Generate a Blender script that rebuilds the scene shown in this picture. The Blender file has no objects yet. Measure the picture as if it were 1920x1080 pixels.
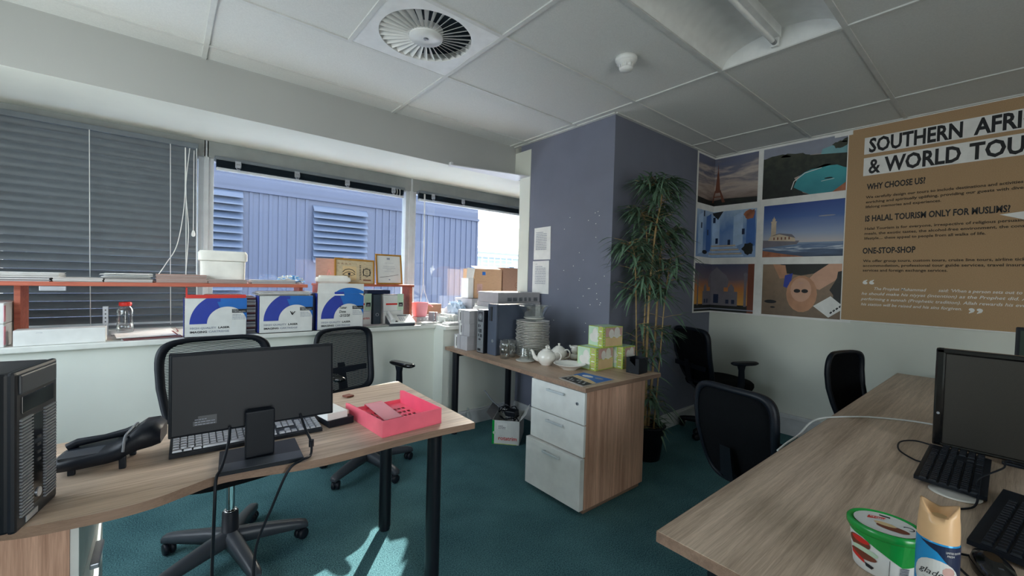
import bpy, bmesh, math, random
from mathutils import Vector, Matrix
random.seed(11)
sc = bpy.context.scene
C = sc.collection
PI = math.pi

# ------------------------------------------------------------------ camera
cam_d = bpy.data.cameras.new('camera'); cam = bpy.data.objects.new('camera', cam_d); C.objects.link(cam)
sc.camera = cam
cam_d.sensor_width = 36; cam_d.lens = 786.3 / 1920 * 36; cam_d.clip_start = .02; cam_d.clip_end = 300
R_ = ((0.7712230, -0.6359841, 0.0271898), (0.0066528, -0.0346582, -0.9993771), (0.6365303, 0.7709235, -0.0224981))
mr = Matrix(((R_[0][0], -R_[1][0], -R_[2][0]), (R_[0][1], -R_[1][1], -R_[2][1]), (R_[0][2], -R_[1][2], -R_[2][2])))
cam.matrix_world = Matrix.Translation((0, 0, 1.32)) @ mr.to_4x4()

# ------------------------------------------------------------------ world, sun, exposure
w = bpy.data.worlds.new('world'); sc.world = w; w.use_nodes = True
nt = w.node_tree; nt.nodes.clear()
out = nt.nodes.new('ShaderNodeOutputWorld'); bg = nt.nodes.new('ShaderNodeBackground')
sky = nt.nodes.new('ShaderNodeTexSky'); sky.sky_type = 'NISHITA'; sky.sun_disc = False
sky.sun_elevation = math.radians(31); sky.sun_rotation = math.radians(40); sky.dust_density = 4.0; sky.air_density = 1.0
mixw = nt.nodes.new('ShaderNodeMix'); mixw.data_type = 'RGBA'; mixw.inputs[0].default_value = .7
mixw.inputs[7].default_value = (2.8, 2.8, 2.7, 1)
nt.links.new(sky.outputs[0], mixw.inputs[6]); nt.links.new(mixw.outputs[2], bg.inputs[0])
bg.inputs[1].default_value = .62; nt.links.new(bg.outputs[0], out.inputs[0])

sun_d = bpy.data.lights.new('sun', 'SUN'); sun = bpy.data.objects.new('sun', sun_d); C.objects.link(sun)
sun_d.energy = 4; sun_d.angle = math.radians(.6); sun_d.color = (1, .95, .88)
sun.rotation_euler = Vector((.84, 1, .78)).to_track_quat('Z', 'Y').to_euler()

for nm, loc, rot, sx, sy in (('added_window_portal', (-1.45, 2.1, 1.57), (0, -PI/2, 0), 1.4, 2.1), ('window_portal', (1.6, 4.2, 1.6), (-PI/2, 0, 0), 5.2, 1.5), ('back_opening_portal', (.1, -2.75, 1.15), (PI/2, 0, 0), 1.2, 2.1)):  # sampling portals; side window and back opening are unseen, added for daylight fill
    pd = bpy.data.lights.new(nm, 'AREA'); po = bpy.data.objects.new(nm, pd); C.objects.link(po)
    pd.shape = 'RECTANGLE'; pd.size = sx; pd.size_y = sy; pd.cycles.is_portal = True
    po.location = loc; po.rotation_euler = rot

vs = sc.view_settings; vs.view_transform = 'Standard'; vs.look = 'None'; vs.gamma = 1; vs.use_curve_mapping = False
vs.exposure = 2.45

# ------------------------------------------------------------------ materials
def lin(c): return tuple((x/255/12.92 if x <= 10 else ((x/255+.055)/1.055)**2.4) for x in c)
MATS = {}
def mat(name, rgb, rough=.6, metal=0, spec=.4, noise=None, bump=None, trans=0, alpha=None, emit=None):
    """noise=(scale, amount, stretch xyz)   bump=(scale, strength, dist)"""
    if name in MATS: return MATS[name]
    m = bpy.data.materials.new(name); m.use_nodes = True; t = m.node_tree
    b = t.nodes['Principled BSDF']; c = lin(rgb)
    b.inputs['Base Color'].default_value = (*c, 1); b.inputs['Roughness'].default_value = rough
    b.inputs['Metallic'].default_value = metal; b.inputs['Specular IOR Level'].default_value = spec
    if trans: b.inputs['Transmission Weight'].default_value = trans
    tc = t.nodes.new('ShaderNodeTexCoord')
    n = noise or (14, .06, (1, 1, 1))
    mp = t.nodes.new('ShaderNodeMapping'); mp.inputs['Scale'].default_value = n[2]
    t.links.new(tc.outputs['Object'], mp.inputs[0])
    no = t.nodes.new('ShaderNodeTexNoise'); no.inputs['Scale'].default_value = n[0]; no.inputs['Detail'].default_value = 3
    t.links.new(mp.outputs[0], no.inputs[0])
    mr_ = t.nodes.new('ShaderNodeMapRange'); mr_.inputs[3].default_value = 1-n[1]; mr_.inputs[4].default_value = 1+n[1]
    mr_.inputs[1].default_value = .3; mr_.inputs[2].default_value = .7
    t.links.new(no.outputs[0], mr_.inputs[0])
    mx = t.nodes.new('ShaderNodeMix'); mx.data_type = 'RGBA'; mx.blend_type = 'MULTIPLY'; mx.inputs[0].default_value = 1
    mx.inputs[6].default_value = (*c, 1); t.links.new(mr_.outputs[0], mx.inputs[7]); t.links.new(mx.outputs[2], b.inputs['Base Color'])
    if bump:
        nb = t.nodes.new('ShaderNodeTexNoise'); nb.inputs['Scale'].default_value = bump[0]; nb.inputs['Detail'].default_value = 2
        t.links.new(tc.outputs['Object'], nb.inputs[0])
        bp = t.nodes.new('ShaderNodeBump'); bp.inputs['Strength'].default_value = bump[1]; bp.inputs['Distance'].default_value = bump[2]
        t.links.new(nb.outputs[0], bp.inputs['Height']); t.links.new(bp.outputs[0], b.inputs['Normal'])
    if emit: b.inputs['Emission Color'].default_value = (*lin(emit[0]), 1); b.inputs['Emission Strength'].default_value = emit[1]
    MATS[name] = m; return m

def wood(name, base, dark, axis, scale=1.0, rough=.42, plank=.11):
    m = bpy.data.materials.new(name); m.use_nodes = True; t = m.node_tree; b = t.nodes['Principled BSDF']
    L = t.links.new; N = t.nodes.new
    tc = N('ShaderNodeTexCoord')
    def stretched(al, ac, detail, sc_=1):
        mp = N('ShaderNodeMapping'); s = [ac, ac, ac]; s[axis] = al; mp.inputs['Scale'].default_value = s
        L(tc.outputs['Object'], mp.inputs[0]); no = N('ShaderNodeTexNoise'); no.inputs['Scale'].default_value = sc_
        no.inputs['Detail'].default_value = detail; no.inputs['Roughness'].default_value = .6; no.inputs['Distortion'].default_value = .6
        L(mp.outputs[0], no.inputs[0]); return no.outputs[0]
    big = stretched(.8*scale, 1/plank, 1); fine = stretched(2.5*scale, 70*scale, 4); pore = stretched(14*scale, 420*scale, 2)
    def mrange(v, a, b_, c, d):
        r = N('ShaderNodeMapRange'); r.inputs[1].default_value = a; r.inputs[2].default_value = b_; r.inputs[3].default_value = c; r.inputs[4].default_value = d
        L(v, r.inputs[0]); return r.outputs[0]
    def mul(a, b_, f=None):
        x = N('ShaderNodeMath'); x.operation = 'ADD'; L(a, x.inputs[0]); L(b_, x.inputs[1]); return x.outputs[0]
    v = mul(mul(mrange(big, .35, .65, 0, .45), mrange(fine, .38, .62, 0, .35)), mrange(pore, .42, .6, 0, .2))
    mx = N('ShaderNodeMix'); mx.data_type = 'RGBA'; L(v, mx.inputs[0])
    mx.inputs[6].default_value = (*lin(dark), 1); mx.inputs[7].default_value = (*lin(base), 1)
    L(mx.outputs[2], b.inputs['Base Color']); b.inputs['Roughness'].default_value = rough; b.inputs['Specular IOR Level'].default_value = .35
    bp = N('ShaderNodeBump'); bp.inputs['Strength'].default_value = .12; bp.inputs['Distance'].default_value = .001
    L(fine, bp.inputs['Height']); L(bp.outputs[0], b.inputs['Normal'])
    MATS[name] = m; return m

def glassmat(name, tint, gloss=.08, rough=.02):
    m = bpy.data.materials.new(name); m.use_nodes = True; t = m.node_tree; t.nodes.remove(t.nodes['Principled BSDF'])
    o = t.nodes['Material Output']; tr = t.nodes.new('ShaderNodeBsdfTransparent'); tr.inputs[0].default_value = (*tint, 1)
    gl = t.nodes.new('ShaderNodeBsdfGlossy'); gl.inputs['Roughness'].default_value = rough
    fr = t.nodes.new('ShaderNodeLayerWeight'); fr.inputs[0].default_value = .25
    mrg = t.nodes.new('ShaderNodeMapRange'); mrg.inputs[3].default_value = gloss; mrg.inputs[4].default_value = min(1, gloss*6)
    t.links.new(fr.outputs['Facing'], mrg.inputs[0])
    mx = t.nodes.new('ShaderNodeMixShader'); t.links.new(mrg.outputs[0], mx.inputs[0])
    t.links.new(tr.outputs[0], mx.inputs[1]); t.links.new(gl.outputs[0], mx.inputs[2]); t.links.new(mx.outputs[0], o.inputs[0])
    MATS[name] = m; return m

def ramp_print(name, stops, axis=2, lo=0, hi=1, noise=(3, .0, (1, 1, 1)), rough=.55):
    """printed picture: colours ramp along one world axis, warped by noise"""
    m = bpy.data.materials.new(name); m.use_nodes = True; t = m.node_tree; b = t.nodes['Principled BSDF']; L = t.links.new
    g = t.nodes.new('ShaderNodeNewGeometry'); sp = t.nodes.new('ShaderNodeSeparateXYZ'); L(g.outputs['Position'], sp.inputs[0])
    mp = t.nodes.new('ShaderNodeMapping'); mp.inputs['Scale'].default_value = noise[2]; L(g.outputs['Position'], mp.inputs[0])
    no = t.nodes.new('ShaderNodeTexNoise'); no.inputs['Scale'].default_value = noise[0]; no.inputs['Detail'].default_value = 5; L(mp.outputs[0], no.inputs[0])
    r = t.nodes.new('ShaderNodeMapRange'); r.inputs[1].default_value = lo; r.inputs[2].default_value = hi; L(sp.outputs[axis], r.inputs[0])
    a = t.nodes.new('ShaderNodeMath'); a.operation = 'MULTIPLY_ADD'; L(no.outputs[0], a.inputs[0]); a.inputs[1].default_value = noise[1]
    s = t.nodes.new('ShaderNodeMath'); s.operation = 'SUBTRACT'; L(r.outputs[0], s.inputs[0]); s.inputs[1].default_value = noise[1]*.5
    L(s.outputs[0], a.inputs[2]); cr = t.nodes.new('ShaderNodeValToRGB'); L(a.outputs[0], cr.inputs[0])
    e = cr.color_ramp.elements; e[0].position = stops[0][0]; e[0].color = (*lin(stops[0][1]), 1); e[1].position = stops[-1][0]; e[1].color = (*lin(stops[-1][1]), 1)
    for p, c in stops[1:-1]:
        x = e.new(p); x.color = (*lin(c), 1)
    L(cr.outputs[0], b.inputs['Base Color']); b.inputs['Roughness'].default_value = rough
    MATS[name] = m; return m

M = {}
M['white'] = mat('white_paint', (214, 217, 208), .7, bump=(120, .08, .001), noise=(3, .03, (1, 1, 1)))
M['ceil'] = mat('ceiling_tile_board', (213, 215, 212), .9, noise=(160, .05, (1, 1, 1)), bump=(260, .25, .001))
M['grid'] = mat('grid_metal', (205, 207, 204), .5)
M['slate'] = mat('slate_paint', (112, 116, 132), .6, noise=(4, .05, (1, 1, 1)), bump=(90, .1, .001))
M['skirt'] = mat('skirting_paint', (200, 202, 204), .45)
M['sill'] = mat('sill_laminate', (216, 218, 212), .35)
M['frame'] = mat('window_frame_paint', (186, 192, 196), .4)
M['wood'] = wood('ash_laminate', (216, 194, 172), (146, 126, 108), 0)
M['woodv'] = wood('ash_laminate_upright', (232, 188, 162), (166, 126, 104), 2, .8, .5, .06)
M['woody'] = wood('ash_laminate_cross', (200, 174, 150), (146, 122, 102), 1)
M['woodedge'] = wood('ash_edge', (160, 132, 112), (120, 96, 82), 0, 1, .5)
M['redwood'] = wood('cherry_laminate', (205, 118, 92), (160, 78, 60), 0, .7, .45)
M['black'] = mat('black_plastic', (16, 22, 31), .45, spec=.28)
M['blackm'] = mat('black_metal', (17, 21, 28), .38, spec=.3)
M['blackg'] = mat('black_gloss', (10, 11, 13), .12, spec=.6)
M['dgrey'] = mat('dark_grey_plastic', (58, 63, 70), .4)
M['mgrey'] = mat('grey_plastic', (120, 124, 130), .4)
M['fabric'] = mat('seat_fabric', (14, 16, 19), .95, spec=.1, bump=(300, .4, .002), noise=(90, .15, (1, 1, 1)))
M['mesh'] = mat('back_mesh_fabric', (26, 31, 40), .8, spec=.2)
M['chrome'] = mat('chrome', (200, 202, 205), .12, 1)
M['silver'] = mat('silver_metal', (165, 170, 178), .35, .8)
M['alu'] = mat('brushed_aluminium', (150, 152, 156), .4, .7)
M['blind'] = mat('blind_slat_enamel', (96, 104, 110), .45)
M['cord'] = mat('white_cord', (214, 216, 214), .7)
M['paper'] = mat('white_paper', (228, 228, 226), .8)
M['paperg'] = mat('grey_paper', (176, 172, 168), .85, noise=(120, .12, (.2, .2, 3)))
M['paperp'] = mat('pink_grey_paper', (182, 150, 140), .85, noise=(120, .12, (.2, .2, 3)))
M['ink'] = mat('black_ink', (30, 32, 36), .6)
M['inkg'] = mat('grey_ink', (140, 145, 160), .6)
M['card'] = mat('brown_cardboard', (196, 158, 124), .8, noise=(30, .06, (1, 1, 6)))
M['card2'] = mat('tan_cardboard', (170, 132, 108), .8, noise=(30, .06, (1, 1, 6)))
M['wcard'] = mat('white_carton', (216, 217, 214), .55)
M['gcard'] = mat('grey_carton', (168, 166, 170), .6)
M['pink'] = mat('pink_translucent_plastic', (252, 118, 138), .22, spec=.6)
M['pinkd'] = mat('deep_pink_plastic', (238, 92, 122), .3, spec=.6)
M['pale'] = mat('pale_pink_plastic', (226, 150, 160), .3)
M['red'] = mat('red_plastic', (206, 48, 40), .4)
M['dred'] = mat('dark_red_card', (112, 38, 44), .6)
M['foam'] = mat('polystyrene_foam', (236, 234, 226), .85, bump=(200, .3, .001))
M['bluep'] = mat('blue_print', (42, 62, 158), .5)
M['bluep2'] = mat('bright_blue_print', (30, 104, 184), .5)
M['bluebag'] = mat('pale_blue_bag', (110, 170, 225), .35)
M['porc'] = mat('white_porcelain', (226, 223, 216), .12, spec=.6)
M['green'] = mat('lime_print', (178, 196, 92), .6, noise=(60, .18, (1, 1, 1)))
M['mint'] = mat('mint_print', (188, 214, 188), .6)
M['rose'] = mat('rose_print', (196, 158, 150), .6, noise=(25, .12, (1, 1, 1)))
M['peach'] = mat('peach_print', (214, 186, 140), .6)
M['gold'] = mat('gilt_frame', (188, 136, 62), .35, .4)
M['papyrus'] = mat('papyrus', (196, 178, 146), .8, noise=(40, .12, (1, 6, 1)))
M['leaf'] = mat('bamboo_leaf_green', (92, 120, 98), .5, noise=(9, .35, (1, 1, 1)))
M['cane'] = mat('bamboo_cane', (150, 126, 84), .5, noise=(12, .2, (1, 1, 4)))
M['tubg'] = mat('green_plastic', (20, 150, 62), .25, spec=.6)
M['cream'] = mat('cream_cap_plastic', (226, 184, 138), .3)
M['sky_blue'] = mat('can_blue', (40, 150, 214), .25, .2)
M['navy'] = mat('navy_print', (22, 38, 70), .4)
M['brownp'] = mat('chocolate_print', (116, 62, 44), .5)
M['kraft'] = mat('kraft_banner', (172, 142, 108), .8, noise=(260, .14, (1, 1, 1)))
M['bwall'] = mat('blue_cladding', (40, 49, 72), .5, noise=(.6, .08, (1, 1, .3)))
M['lglass'] = mat('louvre_paint', (56, 67, 88), .45)
M['glass'] = glassmat('window_glass', (.93, .96, .97), .05)
M['tglass'] = glassmat('tumbler_glass', (.955, .975, .97), .09)
M['jarg'] = glassmat('clear_plastic', (.93, .95, .95), .09)
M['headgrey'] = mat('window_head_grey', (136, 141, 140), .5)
M['paleblue'] = mat('pale_blue_bag_film', (186, 204, 222), .3)
M['bluegrey'] = mat('blue_grey_case', (76, 84, 100), .4)
M['bulk'] = mat('bulkhead_grey_paint', (170, 172, 170), .75, noise=(2, .03, (1, 1, 1)))
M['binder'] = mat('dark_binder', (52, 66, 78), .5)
M['lwhite'] = mat('lamp_enamel', (222, 224, 222), .35)
M['tube'] = mat('fluorescent_tube_glass', (232, 234, 232), .2)
M['roof'] = mat('distant_concrete', (150, 160, 180), .8)

def carpet():
    m = bpy.data.materials.new('teal_carpet'); m.use_nodes = True; t = m.node_tree; b = t.nodes['Principled BSDF']; L = t.links.new
    tc = t.nodes.new('ShaderNodeTexCoord')
    n1 = t.nodes.new('ShaderNodeTexNoise'); n1.inputs['Scale'].default_value = 190; n1.inputs['Detail'].default_value = 3
    n2 = t.nodes.new('ShaderNodeTexNoise'); n2.inputs['Scale'].default_value = 3; n2.inputs['Detail'].default_value = 4
    L(tc.outputs['Object'], n1.inputs[0]); L(tc.outputs['Object'], n2.inputs[0])
    a = t.nodes.new('ShaderNodeMath'); a.operation = 'MULTIPLY_ADD'; L(n2.outputs[0], a.inputs[0]); a.inputs[1].default_value = .3; L(n1.outputs[0], a.inputs[2])
    cr = t.nodes.new('ShaderNodeValToRGB'); L(a.outputs[0], cr.inputs[0]); e = cr.color_ramp.elements
    e[0].position = .45; e[0].color = (*lin((34, 66, 76)), 1); e[1].position = .85; e[1].color = (*lin((98, 142, 146)), 1)
    L(cr.outputs[0], b.inputs['Base Color']); b.inputs['Roughness'].default_value = .95; b.inputs['Specular IOR Level'].default_value = .1
    bp = t.nodes.new('ShaderNodeBump'); bp.inputs['Strength'].default_value = .6; bp.inputs['Distance'].default_value = .004
    L(n1.outputs[0], bp.inputs['Height']); L(bp.outputs[0], b.inputs['Normal']); return m
M['carpet'] = carpet()

# ------------------------------------------------------------------ mesh helpers
class MB:
    def __init__(s): s.v = []; s.f = []; s.mi = []; s.ms = []; s.sm = []; s.T = Matrix.Identity(4)
    def m(s, mt):
        if mt not in s.ms: s.ms.append(mt)
        return s.ms.index(mt)
    def add(s, vs, fs, mt, smooth=False):
        o = len(s.v); i = s.m(mt)
        s.v += [tuple(s.T @ Vector(p)) for p in vs]
        for f in fs: s.f.append([o+k for k in f]); s.mi.append(i); s.sm.append(smooth)
        return s
    def box(s, a, b, mt, bev=0, rz=0, c=None):
        x0, x1 = sorted((a[0], b[0])); y0, y1 = sorted((a[1], b[1])); z0, z1 = sorted((a[2], b[2]))
        if bev <= 0:
            vs = [(x, y, z) for z in (z0, z1) for x, y in ((x0, y0), (x1, y0), (x1, y1), (x0, y1))]
            fs = [(3, 2, 1, 0), (4, 5, 6, 7), (0, 1, 5, 4), (1, 2, 6, 5), (2, 3, 7, 6), (3, 0, 4, 7)]
        else:
            bm = bmesh.new(); bmesh.ops.create_cube(bm, size=1)
            for v in bm.verts: v.co = Vector(((x0+x1)/2+v.co.x*(x1-x0), (y0+y1)/2+v.co.y*(y1-y0), (z0+z1)/2+v.co.z*(z1-z0)))
            bev = min(bev, (x1-x0)*.49, (y1-y0)*.49, (z1-z0)*.49)
            bmesh.ops.bevel(bm, geom=list(bm.edges), offset=bev, segments=2, profile=.6, affect='EDGES')
            bm.verts.index_update(); vs = [v.co[:] for v in bm.verts]; fs = [[v.index for v in f.verts] for f in bm.faces]; bm.free()
        if rz:
            c = Vector(c or ((x0+x1)/2, (y0+y1)/2, 0)); r = Matrix.Rotation(rz, 3, 'Z'); vs = [tuple(r @ (Vector(p)-c) + c) for p in vs]
        return s.add(vs, fs, mt)
    def prism(s, poly, z0, z1, mt, top=None):
        n = len(poly); vs = [(x, y, z0) for x, y in poly]+[(x, y, z1) for x, y in poly]
        s.add(vs, [[(i+1) % n+0, (i+1) % n+n, i+n, i][::-1] for i in range(n)], mt)
        s.add(vs, [list(range(n))[::-1]], mt); return s.add(vs, [list(range(n, 2*n))], top or mt)
    def rings(s, rs, mt, cap=True, smooth=True, closed=True):
        n = len(rs[0]); vs = [p for r in rs for p in r]; fs = []
        for k in range(len(rs)-1):
            for i in range(n if closed else n-1):
                j = (i+1) % n; fs.append((k*n+i, k*n+j, (k+1)*n+j, (k+1)*n+i))
        s.add(vs, fs, mt, smooth)
        if cap: s.add(rs[0], [list(range(n))[::-1]], mt); s.add(rs[-1], [list(range(n))], mt)
        return s
    def lathe(s, prof, c, mt, n=24, cap=False, sx=1, sy=1, axis='Z'):
        rs = []
        for r, z in prof:
            ring = [Vector((r*math.cos(2*PI*i/n)*sx, r*math.sin(2*PI*i/n)*sy, z)) for i in range(n)]
            if axis == 'X': ring = [Vector((p.z, p.x, p.y)) for p in ring]
            if axis == 'Y': ring = [Vector((p.y, p.z, p.x)) for p in ring]
            rs.append([tuple(p+Vector(c)) for p in ring])
        return s.rings(rs, mt, cap)
    def cyl(s, c, r, h, mt, n=20, axis='Z'): return s.lathe([(r, 0), (r, h)], c, mt, n, True, axis=axis)
    def tube(s, pts, r, mt, n=8, close=False, flat=1.0, up=None):
        P = [Vector(p) for p in pts]; rs = []; N = len(P)
        t0 = None
        for i, p in enumerate(P):
            if close: t = P[(i+1) % N]-P[i-1]
            else: t = P[min(i+1, N-1)]-P[max(i-1, 0)]
            t.normalize()
            u = Vector(up) if up else (Vector((0, 0, 1)) if abs(t.z) < .9 else Vector((1, 0, 0)))
            if t0 is not None and not up:
                u = t0-t*t0.dot(t)
                if u.length < 1e-4: u = Vector((1, 0, 0))
            a = (u-t*u.dot(t)).normalized(); b = t.cross(a); t0 = a
            rr = r[i] if isinstance(r, (list, tuple)) else r
            rs.append([tuple(p+a*math.cos(2*PI*k/n)*rr*flat+b*math.sin(2*PI*k/n)*rr) for k in range(n)])
        if close: rs.append(rs[0]); return s.rings(rs, mt, False)
        return s.rings(rs, mt, True)
    def mesh(s, name):
        me = bpy.data.meshes.new(name); me.from_pydata(s.v, [], s.f)
        for m_ in s.ms: me.materials.append(m_)
        me.polygons.foreach_set('material_index', s.mi); me.polygons.foreach_set('use_smooth', s.sm); me.update(); return me

def bez(pts, n=8):
    """Catmull-Rom through pts"""
    P = [Vector(p) for p in pts]; P = [P[0]*2-P[1]]+P+[P[-1]*2-P[-2]]; o = []
    for i in range(1, len(P)-2):
        for k in range(n):
            t = k/n; a, b, c, d = P[i-1:i+3]
            o.append(.5*((2*b)+(c-a)*t+(2*a-5*b+4*c-d)*t*t+(3*b-a-3*c+d)*t**3))
    return o+[P[-2]]

class Face:
    """a flat printed face: origin, u axis, v axis in metres (normal = u x v)"""
    def __init__(s, mb, o, u, v, lift=.0006):
        s.mb = mb; s.o = Vector(o); s.u = Vector(u).normalized(); s.v = Vector(v).normalized(); s.n = s.u.cross(s.v); s.l = lift
    def p(s, u, v, k=1): return tuple(s.o+s.u*u+s.v*v+s.n*s.l*k)
    def poly(s, pts, mt, k=1): s.mb.add([s.p(a, b, k) for a, b in pts], [list(range(len(pts)))], mt); return s
    def rect(s, a, b, c, d, mt, k=1): return s.poly([(a, b), (c, b), (c, d), (a, d)], mt, k)
    def ell(s, a, b, ra, rb, mt, k=1, n=20, a0=0, a1=2*PI):
        return s.poly([(a+ra*math.cos(a0+(a1-a0)*i/n), b+rb*math.sin(a0+(a1-a0)*i/n)) for i in range(n if a1-a0 > 6.2 else n+1)], mt, k)
    def line(s, pts, wd, mt, k=1):
        for (a, b), (c, d) in zip(pts, pts[1:]):
            L = math.hypot(c-a, d-b) or 1; x, y = -(d-b)/L*wd/2, (c-a)/L*wd/2
            s.poly([(a-x, b-y), (c-x, d-y), (c+x, d+y), (a+x, b+y)], mt, k)
        return s
    def ring(s, cu, cv, r0, r1, a0, a1, mt, clip=None, k=1, n=24):
        for i in range(n):
            p, q = a0+(a1-a0)*i/n, a0+(a1-a0)*(i+1)/n
            poly = [(cu+r0*math.cos(p), cv+r0*math.sin(p)), (cu+r1*math.cos(p), cv+r1*math.sin(p)), (cu+r1*math.cos(q), cv+r1*math.sin(q)), (cu+r0*math.cos(q), cv+r0*math.sin(q))]
            if clip:
                for ax, val, sg in ((0, clip[0], 1), (1, clip[1], 1), (0, clip[2], -1), (1, clip[3], -1)):
                    o = []
                    for j in range(len(poly)):
                        A, B = poly[j-1], poly[j]; ia = (A[ax]-val)*sg >= 0; ib = (B[ax]-val)*sg >= 0
                        if ia != ib:
                            t = (val-A[ax])/(B[ax]-A[ax]); o.append((A[0]+(B[0]-A[0])*t, A[1]+(B[1]-A[1])*t))
                        if ib: o.append(B)
                    poly = o
                    if not poly: break
            if len(poly) > 2: s.poly(poly[::-1] if a1 < a0 else poly, mt, k)
        return s
    def text(s, txt, u, v, h, mt, width=None, bold=0, k=1.5, shear=0, spacing=1):
        """h = capital height in metres, width = stretch so the text is this wide"""
        cu = bpy.data.curves.new('t', 'FONT'); cu.body = txt; cu.size = h/.69; cu.resolution_u = 2; cu.offset = bold*h; cu.shear = shear; cu.space_character = spacing
        ob = bpy.data.objects.new('t', cu); me = bpy.data.meshes.new_from_object(ob)
        if len(me.vertices):
            mx = max(q.co.x for q in me.vertices); f = width/mx if width else 1
            s.mb.add([s.p(u+q.co.x*f, v+q.co.y, k) for q in me.vertices], [list(q.vertices) for q in me.polygons], mt)
        bpy.data.objects.remove(ob); bpy.data.curves.remove(cu); bpy.data.meshes.remove(me); return s
    def scribble(s, u0, v0, w_, h, mt, rows, k=1.2, gap=.25):
        """tiny illegible print: broken thin lines"""
        dv = h/rows
        for r in range(rows):
            u = u0
            while u < u0+w_*(1 if r < rows-1 else .6):
                L = random.uniform(.06, .22)*w_; s.rect(u, v0+r*dv, min(u+L, u0+w_), v0+r*dv+dv*.35, mt, k); u += L+w_*.03
        return s

def link(name, me, parent=None):
    o = bpy.data.objects.new(name, me); C.objects.link(o)
    if parent: o.parent = parent
    return o
def setp(o, label=None, cat=None, group=None, kind=None):
    if label: o['label'] = label
    if cat: o['category'] = cat
    if group: o['group'] = group
    if kind: o['kind'] = kind
    return o
def struct(name, mb, parent=None):
    o = link(name, mb.mesh(name), parent)
    if not parent: o['kind'] = 'structure'
    return o
FR = {}
def thing(name, label, cat, loc=(0, 0, 0), rz=0, group=None):
    o = bpy.data.objects.new(name, None); C.objects.link(o); o.empty_display_size = .05
    o.location = loc; o.rotation_euler = (0, 0, rz); FR[o.name] = Matrix.Translation(loc) @ Matrix.Rotation(rz, 4, 'Z')
    return setp(o, label, cat, group)
def part(name, mb, parent, label=None, world=False):
    if world:
        q = parent
        while q.parent: q = q.parent
        inv = FR[q.name].inverted(); mb.v = [tuple(inv @ Vector(p)) for p in mb.v]
    o = link(name, mb.mesh(name), parent)
    if label: o['label'] = label
    return o
def single(name, mb, label, cat, loc=None, rz=0, group=None, kind=None):
    """a thing that is one mesh; with loc: geometry is local to loc"""
    if loc is None:
        c = [(min(p[i] for p in mb.v)+max(p[i] for p in mb.v))/2 for i in (0, 1)]+[min(p[2] for p in mb.v)]
        mb.v = [tuple(Vector(p)-Vector(c)) for p in mb.v]; loc = c
    o = link(name, mb.mesh(name)); o.location = loc; o.rotation_euler = (0, 0, rz)
    return setp(o, label, cat, group, kind)
def copy_tree(o, parent=None):
    c = o.copy(); C.objects.link(c); c.parent = parent
    for ch in list(o.children): copy_tree(ch, c)
    return c

# ================================================================== the room
W = M['white']
XL, XR, YB = -1.3, 4.28, -2.7
mb = MB(); mb.box((XL, YB, -.1), (XR+.1, 4.1, 0), M['carpet']); struct('floor', mb)
# ceiling: boards lying in a metal grid, opening left for the light fitting and the air diffuser
LX0, LX1, LY0, LY1 = 1.368, 2.568, .59, 1.19
DX0, DX1, DY0, DY1 = .768, 1.368, 1.79, 2.39
mb = MB()
for i in range(-4, 3):
    x0, x1 = max(XL, 2.568+1.2*(i-1)), min(XR, 2.568+1.2*i)
    if x1 <= x0: continue
    for j in range(-8, 4):
        y0, y1 = max(YB, 1.79+.6*(j-1)), min(3.2, 1.79+.6*j)
        if y1 <= y0+.01: continue
        if abs(x1-LX1) < .01 and abs(y0-LY0) < .01: continue
        if abs(x1-DX1) < .01 and abs(y0-DY0) < .01: x1_ = DX0
        else: x1_ = x1
        mb.box((x0+.006, y0+.006, 2.603), (x1_-.006, y1-.006, 2.625), M['ceil'])
mb.box((XL, YB, 2.74), (XR, 3.2, 2.76), M['white'])
ceil = struct('ceiling', mb)
mb = MB()
for k in range(-8, 4):
    y = 1.79+.6*k
    if YB < y < 3.19: mb.box((XL, y-.012, 2.596), (XR, y+.012, 2.604), M['grid'])
for k in range(-4, 3):
    x = 2.568+1.2*k
    if x < XR: mb.box((x-.012, YB, 2.5955), (x+.012, 3.19, 2.6035), M['grid'])
mb.box((DX0-.012, DY0, 2.5955), (DX0+.012, DY1, 2.6035), M['grid'])
mb.box((XR-.03, YB, 2.594), (XR, 2.01, 2.604), M['grid']); mb.box((2.63, 1.985, 2.594), (XR, 2.01, 2.604), M['grid'])
mb.box((2.612, 2.0, 2.594), (2.64, 3.19, 2.604), M['grid'])
struct('trim_1', mb)
# bulkhead over the window bay and the lip under its right end
mb = MB(); mb.box((XL, 3.19, 2.29), (4.3, 4.12, 2.62), W); mb.box((XL, 3.188, 2.291), (2.632, 3.192, 2.62), M['bulk']); struct('trim_2', mb)
mb = MB(); mb.prism([(1.89, 3.20), (1.9, 3.155), (2.66, 2.965), (2.66, 3.2)], 2.283, 2.291, M['skirt']); mb.box((1.885, 3.150, 2.283), (1.905, 3.20, 2.31), M['skirt']); struct('trim_3', mb)
# window wall below the sill
mb = MB(); mb.box((XL, 3.28, 0), (1.83, 3.5, .87), W); mb.box((1.83, 3.12, 0), (4.28, 3.5, .87), W)
mb.box((XL, 3.95, 0), (4.3, 4.12, .96), W); mb.box((3.95, 3.95, .9), (4.3, 4.12, 2.3), W)
mb.box((XL, 3.95, 2.28), (4.3, 4.12, 2.62), W); struct('wall_window', mb)
mb = MB(); mb.box((XL, 3.25, .868), (1.83, 3.96, .9), M['sill'], .006); mb.box((1.83, 3.09, .866), (4.0, 3.96, .9), M['sill'], .006); struct('trim_4', mb)
mb = MB(); mb.box((2.64, 2.01, 0), (4.3, 3.11, 2.62), M['slate']); struct('wall_column', mb)
mb = MB(); mb.box((2.634, 2.965, .9), (2.66, 3.112, 2.29), W); mb.box((2.636, 2.965, 2.29), (2.66, 3.19, 2.54), W); struct('trim_5', mb)
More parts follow.
